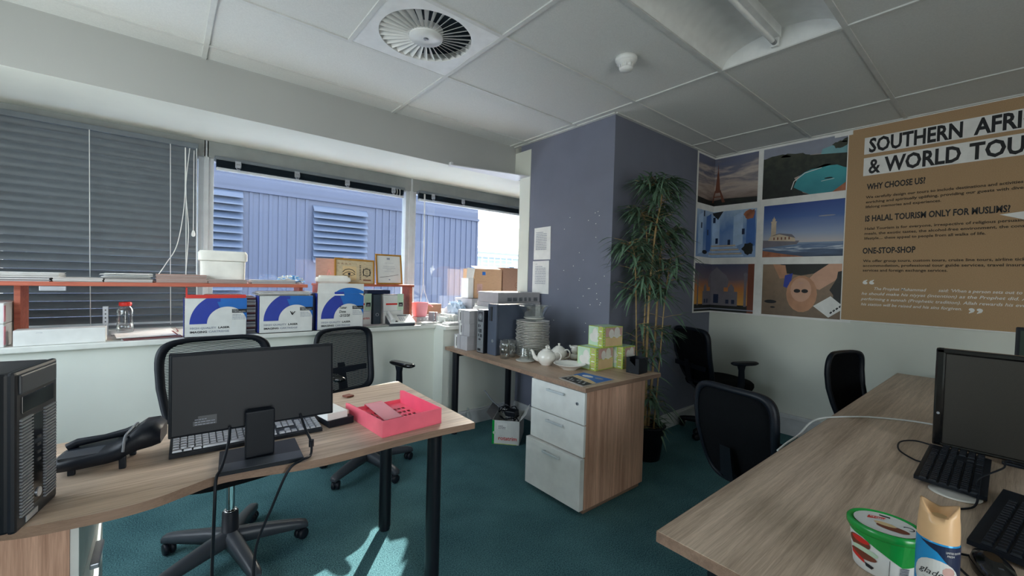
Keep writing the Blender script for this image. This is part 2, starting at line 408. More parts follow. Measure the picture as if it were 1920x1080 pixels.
mb = MB(); mb.box((XR, YB, 0), (XR+.12, 4.1, 2.62), W); struct('wall_right', mb)
mb = MB(); mb.box((XL-.12, YB, 0), (XL, 4.1, .85), W); mb.box((XL-.12, YB, 2.3), (XL, 4.1, 2.62), W); mb.box((XL-.12, YB, .85), (XL, 1.1, 2.3), W); mb.box((XL-.12, 3.1, .85), (XL, 4.1, 2.3), W); struct('wall_left', mb)
mb = MB()
for a, b in (((1.1, .85), (3.1, .90)), ((1.1, 2.25), (3.1, 2.3)), ((1.1, .85), (1.15, 2.3)), ((3.05, .85), (3.1, 2.3)), ((2.07, .85), (2.13, 2.3))): mb.box((XL-.09, a[0], a[1]), (XL-.03, b[0], b[1]), M['frame'])
wl = struct('window_4', mb); g_ = MB(); g_.box((XL-.07, 1.12, .87), (XL-.065, 3.08, 2.28), M['glass']); link('pane', g_.mesh('pane'), wl)  # unseen window, added to brighten the room with daylight
mb = MB(); mb.box((XL, YB-.12, 0), (-.5, YB, 2.62), W); mb.box((.7, YB-.12, 0), (XR, YB, 2.62), W); mb.box((-.5, YB-.12, 2.2), (.7, YB, 2.62), W); struct('wall_back', mb)  # unseen gap in this wall, added to let in more daylight
def skirting(name, pts):
    mb = MB()
    for (x0, y0, x1, y1) in pts:
        mb.box((x0, y0, 0), (x1, y1, .115), M['skirt'], .004)
        if abs(x1-x0) > abs(y1-y0): mb.box((x0, y0+.006, .10), (x1, y1, .13), M['skirt'], .005)
        else: mb.box((x0+.006, y0, .10), (x1, y1, .13), M['skirt'], .005)
    struct(name, mb)
skirting('baseboard_window', [(XL, 3.262, 1.83, 3.285), (1.81, 3.102, 2.64, 3.125)])
skirting('baseboard_column', [(2.64, 1.99, 4.26, 2.012), (2.62, 1.995, 2.642, 3.105)])
mb = MB(); mb.box((4.262, YB, 0), (4.282, 2.0, .16), M['skirt'], .004); mb.box((4.248, YB, .145), (4.282, 2.0, .185), M['skirt'], .008); struct('baseboard_right', mb)

# windows
def window(n, x0, x1, bars=()):
    z0, z1 = .93, 2.29
    mb = MB(); F = M['frame']
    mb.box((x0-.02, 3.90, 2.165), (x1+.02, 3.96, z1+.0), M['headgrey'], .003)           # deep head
    mb.box((x0-.0, 3.93, 2.15), (x1, 4.0, 2.175), F); mb.box((x0, 3.92, z0-.03), (x1, 4.0, z0+.03), F, .003)
    for x in (x0, x1): mb.box((x-.025, 3.915, z0), (x+.025, 4.0, z1), F, .004); 
    o = struct('window_%d' % n, mb)
    g = MB(); g.box((x0+.02, 3.965, z0+.02), (x1-.02, 3.971, 2.16), M['glass']); p = link('pane', g.mesh('pane'), o); return o
window(1, -.8, .205); window(2, .25, 1.86); window(3, 1.92, 3.9)
mb = MB(); mb.box((.212, 3.90, .93), (.243, 3.99, 2.29), M['frame'], .003); mb.box((1.868, 3.905, .93), (1.912, 3.99, 2.29), M['frame'], .003); mb.box((XL, 3.93, .93), (-.83, 4.0, 2.3), M['frame']); struct('trim_6', mb)

# venetian blinds
def slat(mb, x0, x1, y, z, ang, wd=.054, mt=None):
    rs = []
    for x in (x0, x1):
        r = []
        for k in range(7):
            a = (k/6-.5)*wd; b = .009*(1-(2*k/6-1)**2)
            r.append((x, y+a*math.cos(ang)-b*math.sin(ang), z+a*math.sin(ang)+b*math.cos(ang)))
        rs.append(r)
    mb.rings(rs, mt or M['blind'], False, True, False)
t = thing('venetian_blind', 'grey venetian blind let all the way down over the leftmost window', 'blind', (-.29, 3.86, .92))
mb = MB(); mb.box((-.775, 3.83, 2.2), (.175, 3.885, 2.235), M['blind'], .004); part('headrail', mb, t, world=True)
mb = MB()
z = 2.185
while z > .95: slat(mb, -.77, .172, 3.86, z, math.radians(-65)); z -= .0505
part('slats', mb, t, world=True)
mb = MB(); mb.box((-.77, 3.845, .915), (.172, 3.875, .935), M['blind'], .004); part('bottom_rail', mb, t, world=True)
for x in (-.385, .018, .165):
    mb = MB(); mb.tube([(x, 3.828, 2.2), (x+.006, 3.828, 1.3), (x+.01, 3.828, .93)], .0022, M['cord'], 6); part('ladder_cord', mb, t, world=True)
mb = MB()
mb.tube(bez([(.100, 3.82, 2.19), (.098, 3.815, 1.8), (.06, 3.80, 1.5), (.0, 3.76, 1.36), (-.05, 3.66, 1.262)]), .0028, M['cord'], 6)
mb.tube(bez([(.125, 3.82, 2.19), (.105, 3.815, 1.9), (.122, 3.815, 1.6), (.108, 3.81, 1.27)]), .0026, M['cord'], 6)
mb.tube(bez([(.102, 3.82, 2.19), (.108, 3.815, 1.7), (.11, 3.81, 1.27)]), .0026, M['cord'], 6); part('pull_cord', mb, t, world=True)
mb = MB(); mb.tube([(.150, 3.82, 2.18), (.150, 3.815, 1.60)], .0022, M['cord'], 6); mb.lathe([(.004, 0), (.011, .006), (.012, .02), (.007, .04), (.003, .045)], (.15, 3.815, 1.56), M['cord'], 12, True)
part('tilt_cord', mb, t, world=True)
def raised(x0, x1, label, clips, cords, z1=2.15):
    t = thing('venetian_blind', label, 'blind', ((x0+x1)/2, 3.87, 2.06), group=None)
    mb = MB(); mb.box((x0, 3.84, z1), (x1, 3.895, z1+.025), M['blind'], .003); part('headrail', mb, t, world=True)
    mb = MB()
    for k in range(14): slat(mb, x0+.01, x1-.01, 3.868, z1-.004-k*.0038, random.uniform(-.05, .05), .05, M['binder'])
    part('slats', mb, t, world=True)
    mb = MB(); mb.box((x0+.01, 3.845, z1-.075), (x1-.01, 3.89, z1-.056), M['frame'], .004); part('bottom_rail', mb, t, world=True)
    for x in clips:
        c = MB(); c.box((x-.02, 3.825, z1-.045), (x+.02, 3.832, z1+.005), M['silver'], .002)
        for s in (-1, 1): c.tube([(x+s*.014, 3.823, z1+.0), (x+s*.018, 3.82, z1-.035), (x+s*.006, 3.815, z1-.062), (x, 3.815, z1-.055)], .0026, M['silver'], 6)
        c.cyl((x-.02, 3.828, z1-.02), .006, .04, M['alu'], 10, 'X')
        part('clip', c, t, 'metal spring clip holding the slats up', world=True)
    for pts in cords:
        c = MB(); c.tube(bez(pts), .0028, M['cord'], 6); part('pull_cord', c, t, world=True)
raised(.275, 1.79, 'raised venetian blind bunched above the middle window, four clips on it', (.42, .83, 1.235, 1.665),
       [[(1.70, 3.83, 2.15), (1.705, 3.83, 2.12), (1.70, 3.83, 2.09)], [(1.73, 3.83, 2.15), (1.733, 3.83, 2.12), (1.73, 3.83, 2.08)]])
raised(1.94, 3.88, 'raised venetian blind bunched above the rightmost window by the column', (2.09, 2.45),
       [[(1.985, 3.82, 2.14), (1.988, 3.82, 1.7), (1.992, 3.82, 1.26), (1.965, 3.80, 1.12), (1.95, 3.79, 1.0)], [(1.995, 3.82, 2.14), (1.998, 3.82, 1.7), (2.0, 3.82, 1.26), (2.02, 3.80, 1.12), (2.06, 3.78, 1.0)]])

# ================================================================== outside the windows
mb = MB(); mb.box((-20, 4.2, -3.2), (70, 60, -3.1), M['roof']); struct('ground_outside', mb)
bl = thing('blue_building', 'large blue clad building close outside the middle and right windows', 'building', (-4, 12, -3.1))
mb = MB(); mb.box((-16, 12.05, -3.1), (8.35, 20, 10.5), M['bwall']); mb.box((-16, 11.98, 3.26), (8.36, 12.05, 3.34), M['bwall']); part('wall', mb, bl, world=True)
mb = MB(); x = -6
while x < 8.3:
    if not (.75 < x < 1.5 or 2.9 < x < 4.5): mb.box((x, 12.03, -3.1), (x+.07, 12.06, 3.26), M['bwall'])
    x += .21
part('ribs', mb, bl, world=True)
for (x0, x1, z0, z1) in ((-.9, 1.42, -1.5, 3.1), (3.0, 4.44, 1.62, 3.14)):
    mb = MB(); z = z0
    while z < z1:
        mb.add([(x0, 11.9, z), (x1, 11.9, z), (x1, 12.03, z+.15), (x0, 12.03, z+.15)], [(0, 1, 2, 3)], M['lglass']); mb.box((x0, 11.89, z-.02), (x1, 11.93, z+.005), M['lglass']); z += .17
    part('louvre_panel', mb, bl, 'pale blue slatted louvre panel', world=True)
t = thing('low_building', 'pale low building far off under the white sky, beyond the blue one', 'building', (32, 40, -3.1))
mb = MB(); mb.box((20, 40, -3.1), (70, 48, 3.9), M['roof']); part('wall', mb, t, world=True)
mb = MB(); mb.box((20, 39.5, 4.3), (70, 40.2, 4.55), W); mb.box((20, 39.5, 3.75), (70, 40.2, 4.0), W); mb.box((20, 39.8, 4.0), (70, 41, 4.75), M['roof']); part('parapet', mb, t, world=True)
mb = MB()
for k in range(6):
    mb.box((28.1+k*.9, 39.6, 2.2), (28.16+k*.9, 39.7, 3.8), W)
for z in (2.5, 2.95, 3.4): mb.box((28, 39.6, z), (33, 39.7, z+.07), W)
part('railing', mb, t, world=True)

# ================================================================== ceiling fittings
t = thing('air_diffuser', 'round white swirl air diffuser with radial fins set in a ceiling tile', 'ceiling vent', (1.068, 2.09, 2.59))
cx, cy, R = 1.068, 2.075, .243
mb = MB(); N = 48; outer = []; inner = []
for i in range(N):
    a = 2*PI*i/N; c, s = math.cos(a), math.sin(a); k = .288/max(abs(c), abs(s))
    outer.append((1.068+c*k, 2.09+s*k, 2.598)); inner.append((cx+c*R, cy+s*R, 2.598))
mb.rings([[(x, y, 2.606) for x, y, _ in outer], outer, inner, [(x, y, 2.64) for x, y, _ in inner]], M['lwhite'], False, False); part('face_plate', mb, t, world=True)
mb = MB(); mb.lathe([(.09, 2.60), (.088, 2.594), (.02, 2.593), (.0, 2.593)], (cx, cy, 0), M['lwhite'], 36); mb.lathe([(.014, 2.593), (.01, 2.588), (0, 2.588)], (cx, cy, 0), M['alu'], 12)
mb.lathe([(.09, 2.60), (.09, 2.64)], (cx, cy, 0), M['lwhite'], 36); part('hub', mb, t, world=True)
mb = MB(); mb.lathe([(.28, 2.60), (.27, 2.70), (0, 2.70)], (cx, cy, 0), M['binder'], 36); part('duct', mb, t, world=True)
for i in range(34):
    a = 2*PI*i/34; mb = MB(); mb.T = Matrix.Translation((cx, cy, 0)) @ Matrix.Rotation(a, 4, 'Z')
    mb.box((.092, -.0008, -.0), (.241, .0008, .0), M['lwhite'])
    mb = MB(); mb.T = Matrix.Translation((cx, cy, 2.598)) @ Matrix.Rotation(a, 4, 'Z')
    w0, w1 = .013, .030
    vs = [(.091, -w0/2, .001), (.241, -w1/2, .001), (.241, w1/2*.75, .022), (.091, w0/2*.75, .012)]
    mb.add(vs+[(x, y, z+.0015) for x, y, z in vs], [(3, 2, 1, 0), (4, 5, 6, 7), (0, 1, 5, 4), (1, 2, 6, 5), (2, 3, 7, 6), (3, 0, 4, 7)], M['lwhite'])
    part('fin', mb, t, world=True)
t = thing('smoke_detector', 'small round white smoke detector on the ceiling', 'smoke detector', (2.03, 1.484, 2.54))
mb = MB(); mb.lathe([(.0, 2.603), (.062, 2.603), (.062, 2.588), (.055, 2.58), (.050, 2.576)], (2.03, 1.484, 0), M['lwhite'], 28); part('base', mb, t, world=True)
mb = MB(); mb.lathe([(.054, 2.58), (.054, 2.57), (.034, 2.562), (.034, 2.548), (.040, 2.545), (.036, 2.534), (.022, 2.527), (0, 2.525)], (2.03, 1.484, 0), M['lwhite'], 28)
for k in range(10):
    a = 2*PI*k/10; mb.box((2.03+.037*math.cos(a)-.003, 1.484+.037*math.sin(a)-.003, 2.546), (2.03+.037*math.cos(a)+.003, 1.484+.037*math.sin(a)+.003, 2.563), M['lwhite'])
part('sensor_cap', mb, t, world=True)
# fluorescent troffer
t = thing('ceiling_light', 'unlit recessed fluorescent ceiling light with curved white reflector', 'ceiling light', (1.968, .89, 2.6))
mb = MB(); rs = []
y0, y1 = LY0+.014, LY1-.014; cyy = (y0+y1)/2; hw = (y1-y0)/2
for x in (LX0+.014, LX1-.014):
    rs.append([(x, cyy-hw*math.cos(PI*k/20), 2.602+.11*math.sin(PI*k/20)) for k in range(21)])
mb.rings(rs, M['lwhite'], False, True, False); part('reflector', mb, t, world=True)
for x in (LX0+.0135, LX1-.0135):
    mb = MB(); mb.add([(x, cyy-hw*math.cos(PI*k/20), 2.6015+.111*math.sin(PI*k/20)) for k in range(21)], [list(range(21))], M['lwhite']); part('end_plate', mb, t, world=True)
mb = MB(); mb.box((LX0+.02, .862, 2.655), (LX1-.03, .918, 2.712), M['lwhite'], .004); part('gear_tray', mb, t, world=True)
mb = MB(); mb.cyl((LX0+.05, .89, 2.630), .0125, 1.09, M['tube'], 16, 'X'); mb.cyl((LX1-.075, .89, 2.630), .013, .03, M['alu'], 16, 'X'); part('tube', mb, t, world=True)
for x in (LX0+.02, LX1-.045): mb = MB(); mb.box((x, .872, 2.612), (x+.022, .908, 2.66), M['lwhite'], .003); part('lamp_holder', mb, t, world=True)

# ================================================================== desks
def pxy(poly, z0, z1, top, edge): 
    mb = MB(); mb.prism(poly, z0, z1, edge, top); return mb
# --- left desk with a wavy front edge
t = thing('desk', 'light wood desk with wavy edge holding the pink tray and the back-turned monitor', 'desk', (.35, 1.75, 0))
front = bez([(-.60, 1.60, 0), (-.45, 1.50, 0), (-.281, 1.424, 0), (-.213, 1.402, 0), (-.104, 1.388, 0), (-.02, 1.396, 0), (.05, 1.424, 0), (.103, 1.445, 0), (.16, 1.447, 0), (.25, 1.425, 0), (.34, 1.402, 0), (.446, 1.396, 0), (.636, 1.406, 0), (.821, 1.406, 0), (.975, 1.394, 0)], 5)
mb = pxy([(p.x, p.y) for p in front]+[(1.003, 2.192), (.99, 2.20), (.68, 2.145), (.256, 2.075), (-.089, 2.035), (-.60, 1.98)], .705, .73, M['wood'], M['woodedge'])
part('desktop', mb, t, world=True)
for x, y in ((.868, 1.53), (.885, 2.06)):
    mb = MB(); mb.cyl((x, y, .02), .03, .685, M['blackm'], 28); mb.cyl((x, y, 0), .026, .02, M['black'], 20)
    mb.cyl((x, y, .695), .055, .01, M['blackm'], 24); part('leg', mb, t, world=True)
mb = MB(); mb.box((.84, 1.5, .66), (.90, 2.09, .70), M['blackm'], .004); part('cross_rail', mb, t, world=True)
# pedestal under its left end
t = thing('desk_pedestal', 'drawer unit under the left end of the left desk, brown side and pale front', 'drawer unit', (-.4, 1.74, 0))
mb = MB(); mb.box((-.66, 1.46, .02), (-.178, 1.98, .70), M['woodv']); part('body', mb, t, world=True)
for z0, z1 in ((.035, .32), (.324, .51), (.514, .695)):
    mb = MB(); mb.box((-.178, 1.465, z0), (-.162, 1.975, z1), M['wcard'], .002); d = part('drawer', mb, t, world=True)
    mb = MB(); mb.box((-.162, 1.65, z1-.05), (-.142, 1.79, z1-.035), M['silver'], .003); part('handle', mb, d, world=True)

# --- middle desk against the column with a pedestal
t = thing('desk', 'wooden desk beside the column carrying crockery, with white drawers at its near end', 'desk', (2.13, 2.28, 0))
mb = pxy([(1.775, 1.492), (2.492, 1.470), (2.535, 3.055), (1.822, 3.073)], .705, .73, M['woody'], M['woodedge']); part('desktop', mb, t, world=True)
for x, y in ((1.885, 3.0), (2.46, 3.0), (2.43, 2.42)):
    mb = MB(); mb.cyl((x, y, .02), .028, .685, M['blackm'], 24); mb.cyl((x, y, 0), .025, .02, M['black'], 16); mb.cyl((x, y, .695), .05, .01, M['blackm'], 20); part('leg', mb, t, world=True)
mb = MB(); mb.box((1.88, 2.98, .655), (2.46, 3.02, .695), M['blackm'], .004); part('cross_rail', mb, t, world=True)
t = thing('desk_pedestal', 'three-drawer pedestal with white fronts and striped wood side at the middle desk', 'drawer unit', (2.09, 1.73, 0))
mb = MB(); mb.box((1.812, 1.515, .03), (2.385, 1.955, .704), M['woodv']); mb.box((1.825, 1.53, 0), (2.37, 1.94, .03), M['woodedge']); part('body', mb, t, world=True)
for k, (z0, z1, dx, yy) in enumerate(((.035, .325, .022, 1.965), (.332, .508, 0, 1.95), (.514, .695, 0, 1.95))):
    mb = MB(); mb.box((1.794-dx, 1.513, z0), (1.812-dx*.2, yy, z1), M['wcard'], .002)
    if dx: mb.box((1.80, 1.54, z0+.02), (1.83, 1.93, z1-.05), M['alu'])
    d = part('drawer', mb, t, world=True)
    mb = MB(); hz = z1-.045; mb.box((1.772-dx, 1.66, hz), (1.779-dx, 1.80, hz+.014), M['frame'], .003)
    for y in (1.668, 1.786): mb.box((1.775-dx, y, hz+.001), (1.796-dx, y+.008, hz+.012), M['frame'])
    part('handle', mb, d, world=True)
    if k == 2:
        mb = MB(); mb.cyl((1.788, 1.565, .625), .009, .008, M['silver'], 16, 'X'); mb.box((1.7868, 1.564, .619), (1.789, 1.566, .631), M['ink']); part('lock', mb, d, world=True)

# --- long desk in the right foreground
t = thing('desk', 'long light oak desk in the right foreground with an empty left half', 'desk', (2.4, -.2, 0))
mb = MB(); mb.box((.905, -1.1, .703), (3.972, .53, .73), M['wood'], .0015)
mb.mi = [mb.m(M['wood'])]*len(mb.mi); part('desktop', mb, t, world=True)
mb = MB(); mb.box((.9035, -1.1, .704), (.9052, .53, .729), M['woodedge']); mb.box((.905, .5295, .704), (3.972, .5312, .729), M['woodedge']); part('edge_band', mb, t, world=True)
for x in (1.02, 2.43, 3.86):
    for y in (-1.0, .43):
        mb = MB(); mb.cyl((x, y, 0), .028, .703, M['blackm'], 20); part('leg', mb, t, world=True)
mb = MB(); mb.box((1.1, -.31, .25), (3.8, -.29, .70), M['woodedge']); part('modesty_panel', mb, t, world=True)

# ================================================================== office chairs
def supr(a, b, n, k, z, ex=3.2, cx=0, cy=0):
    o = []
    for i in range(n):
        t = 2*PI*i/n; c, s = math.cos(t), math.sin(t)
        o.append((cx+a*abs(c)**(2/ex)*(1 if c >= 0 else -1), cy+b*abs(s)**(2/ex)*(1 if s >= 0 else -1), z))
    return o
def chair(label, loc, rz, arms, top=.98, wd=.475, phi=0, group=None, strips=46, hgt=.44, lean=.09, seat_z=.45, off=0, fill=.52):
    t = thing('office_chair', label, 'office chair', (loc[0], loc[1], 0), rz, group)
    for k in range(5):
        a = phi-rz+2*PI*k/5; mb = MB(); mb.T = Matrix.Rotation(a, 4, 'Z')
        rs = []
        for x, h, w_, zc in ((.02, .06, .062, .105), (.10, .056, .056, .10), (.22, .044, .05, .088), (.285, .036, .046, .080), (.315, .030, .042, .074), (.324, .016, .03, .068)):
            rs.append([(x, w_/2, zc-h/2), (x, w_/2, zc+h*.25), (x, w_*.28, zc+h/2), (x, -w_*.28, zc+h/2), (x, -w_/2, zc+h*.25), (x, -w_/2, zc-h/2)])
        mb.rings(rs, M['dgrey'] if strips else M['black'], True, True); part('base_arm', mb, t)
        mb = MB(); mb.T = Matrix.Rotation(a, 4, 'Z') @ Matrix.Translation((.295, 0, 0)) @ Matrix.Rotation(.6+k, 4, 'Z')
        for s in (-1, 1): mb.lathe([(.008, 0), (.024, .001), (.027, .006), (.027, .016), (.022, .021), (.008, .022)], (0, s*.013-.011, .028), M['black'], 20, True, axis='Y')
        mb.cyl((0, 0, .03), .007, .04, M['blackm'], 10); mb.box((-.02, -.006, .028), (.012, .006, .054), M['black'], .004); part('caster', mb, t)
    mb = MB(); mb.lathe([(.0, .07), (.045, .07), (.045, .125), (.034, .13), (.032, .22), (.026, .225)], (0, 0, 0), M['black'], 24)
    mb.lathe([(.026, .222), (.026, .228), (.017, .229)], (0, 0, 0), M['chrome'], 24); mb.cyl((0, 0, .228), .017, seat_z-.28, M['chrome'], 20); part('gas_lift', mb, t)
    mb = MB(); mb.box((-.09, -.12, seat_z-.07), (.09, .13, seat_z-.025), M['blackm'], .012); mb.tube([(.08, 0, seat_z-.045), (.19, -.01, seat_z-.055), (.24, -.01, seat_z-.05)], .005, M['blackm']); part('mechanism', mb, t)
    mb = MB(); mb.rings([supr(.20, .19, 40, 0, seat_z-.03), supr(.235, .225, 40, 0, seat_z-.02), supr(.245, .235, 40, 0, seat_z+.005), supr(.243, .233, 40, 0, seat_z+.03), supr(.225, .215, 40, 0, seat_z+.048), supr(.16, .15, 40, 0, seat_z+.053)], M['fabric']); part('seat', mb, t)
    # backrest: a closed frame, bowed and leaning
    H0 = top-hgt; zc = (top+H0)/2
    def pt(u, v, d=0):     # u,v in -1..1
        f = 1+.05*v if v > 0 else 1+.14*v
        x = u*wd/2*f; z = zc+v*hgt/2; y = .235+off+lean*(v+1)/2+.035*math.cos(v*1.7-.4)-.035*u*u+d
        return (x, y, z)
    n = 56; path = []
    for i in range(n):
        a = 2*PI*i/n; c, s = math.cos(a), math.sin(a); e = 2/5.5
        path.append((abs(c)**e*(1 if c >= 0 else -1)*.96, abs(s)**(2/4.8)*(1 if s >= 0 else -1)*.97))
    mb = MB(); rs = []
    for i, (u, v) in enumerate(path):
        k = (.85 if strips else .88)
        o, q = pt(u, v), pt(u*k, v*(.90 if v > 0 else .90))
        rs.append([(o[0], o[1]+.012, o[2]), (o[0], o[1]-.008, o[2]), ((o[0]+q[0])/2, (o[1]+q[1])/2-.014, (o[2]+q[2])/2), (q[0], q[1]-.004, q[2]), (q[0], q[1]+.014, q[2]), ((o[0]+q[0])/2, (o[1]+q[1])/2+.02, (o[2]+q[2])/2)])
    rs.append(rs[0]); mb.rings(rs, M['black'], False, True); part('back_frame', mb, t)
    mb = MB()
    if strips:
        for r in range(strips):
            v0 = -.93+1.86*r/strips; v1 = v0+1.86/strips*fill; vm = (v0+v1)/2
            lim = max(0, 1-abs(vm/.97)**4.8)**(1/5.5)*.92 if abs(vm) < .97 else 0
            if lim <= .05: continue
            vs = []; 
            for j in range(11):
                u = -lim+2*lim*j/10; vs += [pt(u, v0, .002), pt(u, v1, .002)]
            mb.add(vs, [(2*j, 2*j+2, 2*j+3, 2*j+1) for j in range(10)], M['mesh'], True)
    else:
        vs = []; 
        for r in range(25):
            vm = -.95+1.9*r/24; lim = max(0, 1-abs(vm/.97)**4.8)**(1/5.5)*.94 if abs(vm) < .97 else .3
            vs += [pt(-lim+2*lim*j/12, vm, .002) for j in range(13)]
        mb.add(vs, [(r*13+j, r*13+j+1, (r+1)*13+j+1, (r+1)*13+j) for r in range(24) for j in range(12)], M['fabric'], True)
    part('back_mesh', mb, t)
    mb = MB(); y0 = pt(0, -.6)[1]
    rs = []
    for (y, z, w_) in ((.10, seat_z-.045, .07), (.22, seat_z-.04, .07), (y0+.035, seat_z+.02, .065), (y0+.05, H0+.06, .06), (pt(0, -.2)[1]+.04, zc-.04, .05)):
        rs.append([(-w_/2, y-.008, z-.008), (w_/2, y-.008, z-.008), (w_/2, y+.008, z+.008), (-w_/2, y+.008, z+.008)])
    mb.rings(rs, M['blackm'], True, False); 
    q = pt(0, -.35); (mb.box((-wd/2*.8, q[1]+.012, q[2]-.02), (wd/2*.8, q[1]+.03, q[2]+.02), M['black'], .006) if arms else None); part('spine', mb, t)
    if arms:
        for s in (-1, 1):
            mb = MB(); rs = []
            for x, z, d in ((.20, seat_z-.02, .05), (.262, seat_z-.01, .05), (.275, seat_z+.05, .048), (.272, .62, .038), (.27, .655, .06), (.27, .668, .10)):
                x *= s; rs.append([(x-.012*s, .02-d/2, z), (x+.012*s, .02-d/2, z), (x+.012*s, .02+d/2, z), (x-.012*s, .02+d/2, z)])
            mb.rings(rs, M['black'], True, False); part('arm_post', mb, t)
            mb = MB(); mb.rings([supr(.030, .105, 28, 0, .664, 3, s*.272, -.01), supr(.040, .125, 28, 0, .674, 3, s*.272, -.01), supr(.040, .125, 28, 0, .684, 3, s*.272, -.01), supr(.028, .11, 28, 0, .692, 3, s*.272, -.01)], M['blackg'] if strips else M['black']); part('arm_pad', mb, t)
    return t
chair('black mesh office chair directly behind the left desk monitor', (.235, 2.27), math.radians(6), False, .992, .50, math.radians(-7), hgt=.46, strips=58)
chair('black mesh office chair with armrests between the left desk and the drawer pedestal', (1.06, 2.78), math.radians(14), True, .945, .46, math.radians(-4), hgt=.46, strips=60, lean=.07, fill=.8)
chair('black office chair at the long desk, nearest the camera, its back turned', (2.25, .745), math.radians(78), False, .872, .41, 0.3, strips=0, hgt=.48, lean=.06)
chair('black office chair at the far end of the long desk, seen almost edge on', (3.27, .43), math.radians(-14), False, .925, .42, 0.1, strips=0, hgt=.46, lean=.04)
chair('black office chair with armrests in the corner beside the potted bamboo', (3.755, 1.66), math.radians(65), True, .955, .48, 0.5, strips=0, hgt=.50, lean=.08)

# ================================================================== computers on the left desk
t = thing('computer_tower', 'black desktop tower with ribbed front at the left edge, on the left desk', 'computer', (-.43, 1.478, .73))
X = -.232; mb = MB(); mb.box((-.66, 1.388, .733), (X-.012, 1.568, 1.085), M['blackm'], .006); part('case', mb, t, world=True)
mb = MB(); mb.box((X-.014, 1.386, .731), (X, 1.57, 1.087), M['black'], .008)
mb.box((X-.004, 1.40, 1.035), (X+.004, 1.556, 1.078), M['dgrey'], .003); mb.box((X, 1.41, .990), (X+.002, 1.546, 1.028), M['blackg'], .002)
for k in range(30):
    z = .760+k*.0074
    for y0, y1 in ((1.402, 1.449), (1.502, 1.554)): mb.box((X-.002, y0, z), (X+.0045, y1, z+.0036), M['mgrey'], 0)
mb.box((X-.002, 1.452, .765), (X+.0015, 1.499, .975), M['blackg'], .004); part('front_panel', mb, t, world=True)
mb = MB(); mb.cyl((X+.001, 1.476, .785), .011, .003, M['silver'], 20, 'X')
part('power_button', mb, t, world=True)
for z in (.86, .878, .896, .914): mb = MB(); mb.box((X, 1.469, z), (X+.004, 1.483, z+.006), M['ink']); part('port', mb, t, world=True)
mb = MB(); mb.box((X, 1.425, .738), (X+.002, 1.475, .752), M['silver'], .002); part('badge', mb, t, world=True)
t.rotation_euler.z = math.radians(-12); t.location = (-.425, 1.508, .73)

t = thing('desk_phone', 'black desk phone tilted on its stand beside the tower, seen from behind', 'telephone', (-.13, 1.70, .73))
def PT(): m_ = MB(); m_.T = Matrix.Translation((-.238, 1.745, .73)) @ Matrix.Rotation(math.radians(-10), 4, 'Z'); return m_
mb = PT(); rs = []
for x, z, h, d in ((0, .030, .020, .050), (.012, .031, .032, .068), (.06, .035, .036, .072), (.12, .042, .038, .074), (.150, .050, .042, .074), (.165, .066, .054, .072), (.19, .080, .062, .070), (.222, .084, .060, .064), (.240, .078, .042, .050)):
    rs.append([(x, -d+d*.15, z-h/2), (x, -d, z), (x, -d+d*.12, z+h/2), (x, d-d*.12, z+h/2), (x, d, z), (x, d-d*.15, z-h/2)])
mb.rings(rs, M['black'], True, True); part('body', mb, t, world=True)
mb = PT(); mb.rings([[(.02, -.062, z), (.145, -.066, z+.008), (.145, .0, z+.008), (.02, .0, z)] for z in (.047, .0535)], M['dgrey'], True, False); part('cover', mb, t, 'top cover, its lit look put into the grey', world=True)  # lighter grey slab paints the light on the black phone's top
mb = PT(); mb.tube(bez([(.160, -.074, .055), (.163, -.066, .096), (.165, -.03, .101), (.165, .03, .101), (.163, .066, .096)]), .0035, M['mgrey'], 8); part('trim_line', mb, t, world=True)
mb = PT(); mb.tube([(.01, .045, .050), (.03, .047, .062), (.09, .049, .068), (.140, .049, .076), (.16, .049, .082)], [.014, .012, .009, .012, .014], M['black'], 12); part('handset', mb, t, world=True)
for x, y, zz in ((.045, -.05, .02), (.155, -.055, .036), (.155, .05, .036)):
    mb = PT(); mb.box((x-.008, y-.006, 0), (x+.008, y+.006, zz), M['black'], .003); part('foot', mb, t, world=True)

t = thing('monitor', 'black flat monitor seen from behind on the left desk', 'monitor', (.235, 1.51, .73))
mb = MB(); mb.T = Matrix.Translation((.235, 1.555, .95)) @ Matrix.Rotation(math.radians(-3.5), 4, 'X') @ Matrix.Rotation(math.radians(-3), 4, 'Z')
mb.box((-.228, -.0, -.125), (.226, .014, .123), M['black'], .004); mb.box((-.224, -.010, -.121), (.222, .002, .119), M['black'], .005)
part('housing', mb, t, world=True)
mb = MB(); mb.T = Matrix.Translation((.235, 1.555, .95)) @ Matrix.Rotation(math.radians(-3.5), 4, 'X') @ Matrix.Rotation(math.radians(-3), 4, 'Z')
mb.box((-.222, .0135, -.118), (.220, .0145, .117), M['blackg']); part('screen', mb, t, world=True)
mb = MB(); mb.T = Matrix.Translation((.235, 1.555, .95)) @ Matrix.Rotation(math.radians(-3.5), 4, 'X') @ Matrix.Rotation(math.radians(-3), 4, 'Z')
f = Face(mb, (-.17, -.0108, -.095), (1, 0, 0), (0, 0, 1)); f.rect(0, 0, .058, .014, M['dgrey']); f.rect(.012, .014, .058, .028, M['dgrey']); f.scribble(.004, .002, .05, .022, M['inkg'], 3); part('rating_label', mb, t, 'grey rating sticker', world=True)
mb = MB(); mb.box((.192, 1.500, .741), (.272, 1.520, .885), M['black'], .004); mb.box((.20, 1.51, .85), (.266, 1.55, .885), M['black'], .004); part('stand', mb, t, world=True)
mb = MB(); mb.prism([(.118, 1.437), (.338, 1.412), (.352, 1.60), (.136, 1.612)], .731, .741, M['black']); mb.prism([(.121, 1.440), (.336, 1.416), (.342, 1.475), (.126, 1.498)], .741, .7425, M['dgrey']); part('base', mb, t, world=True)
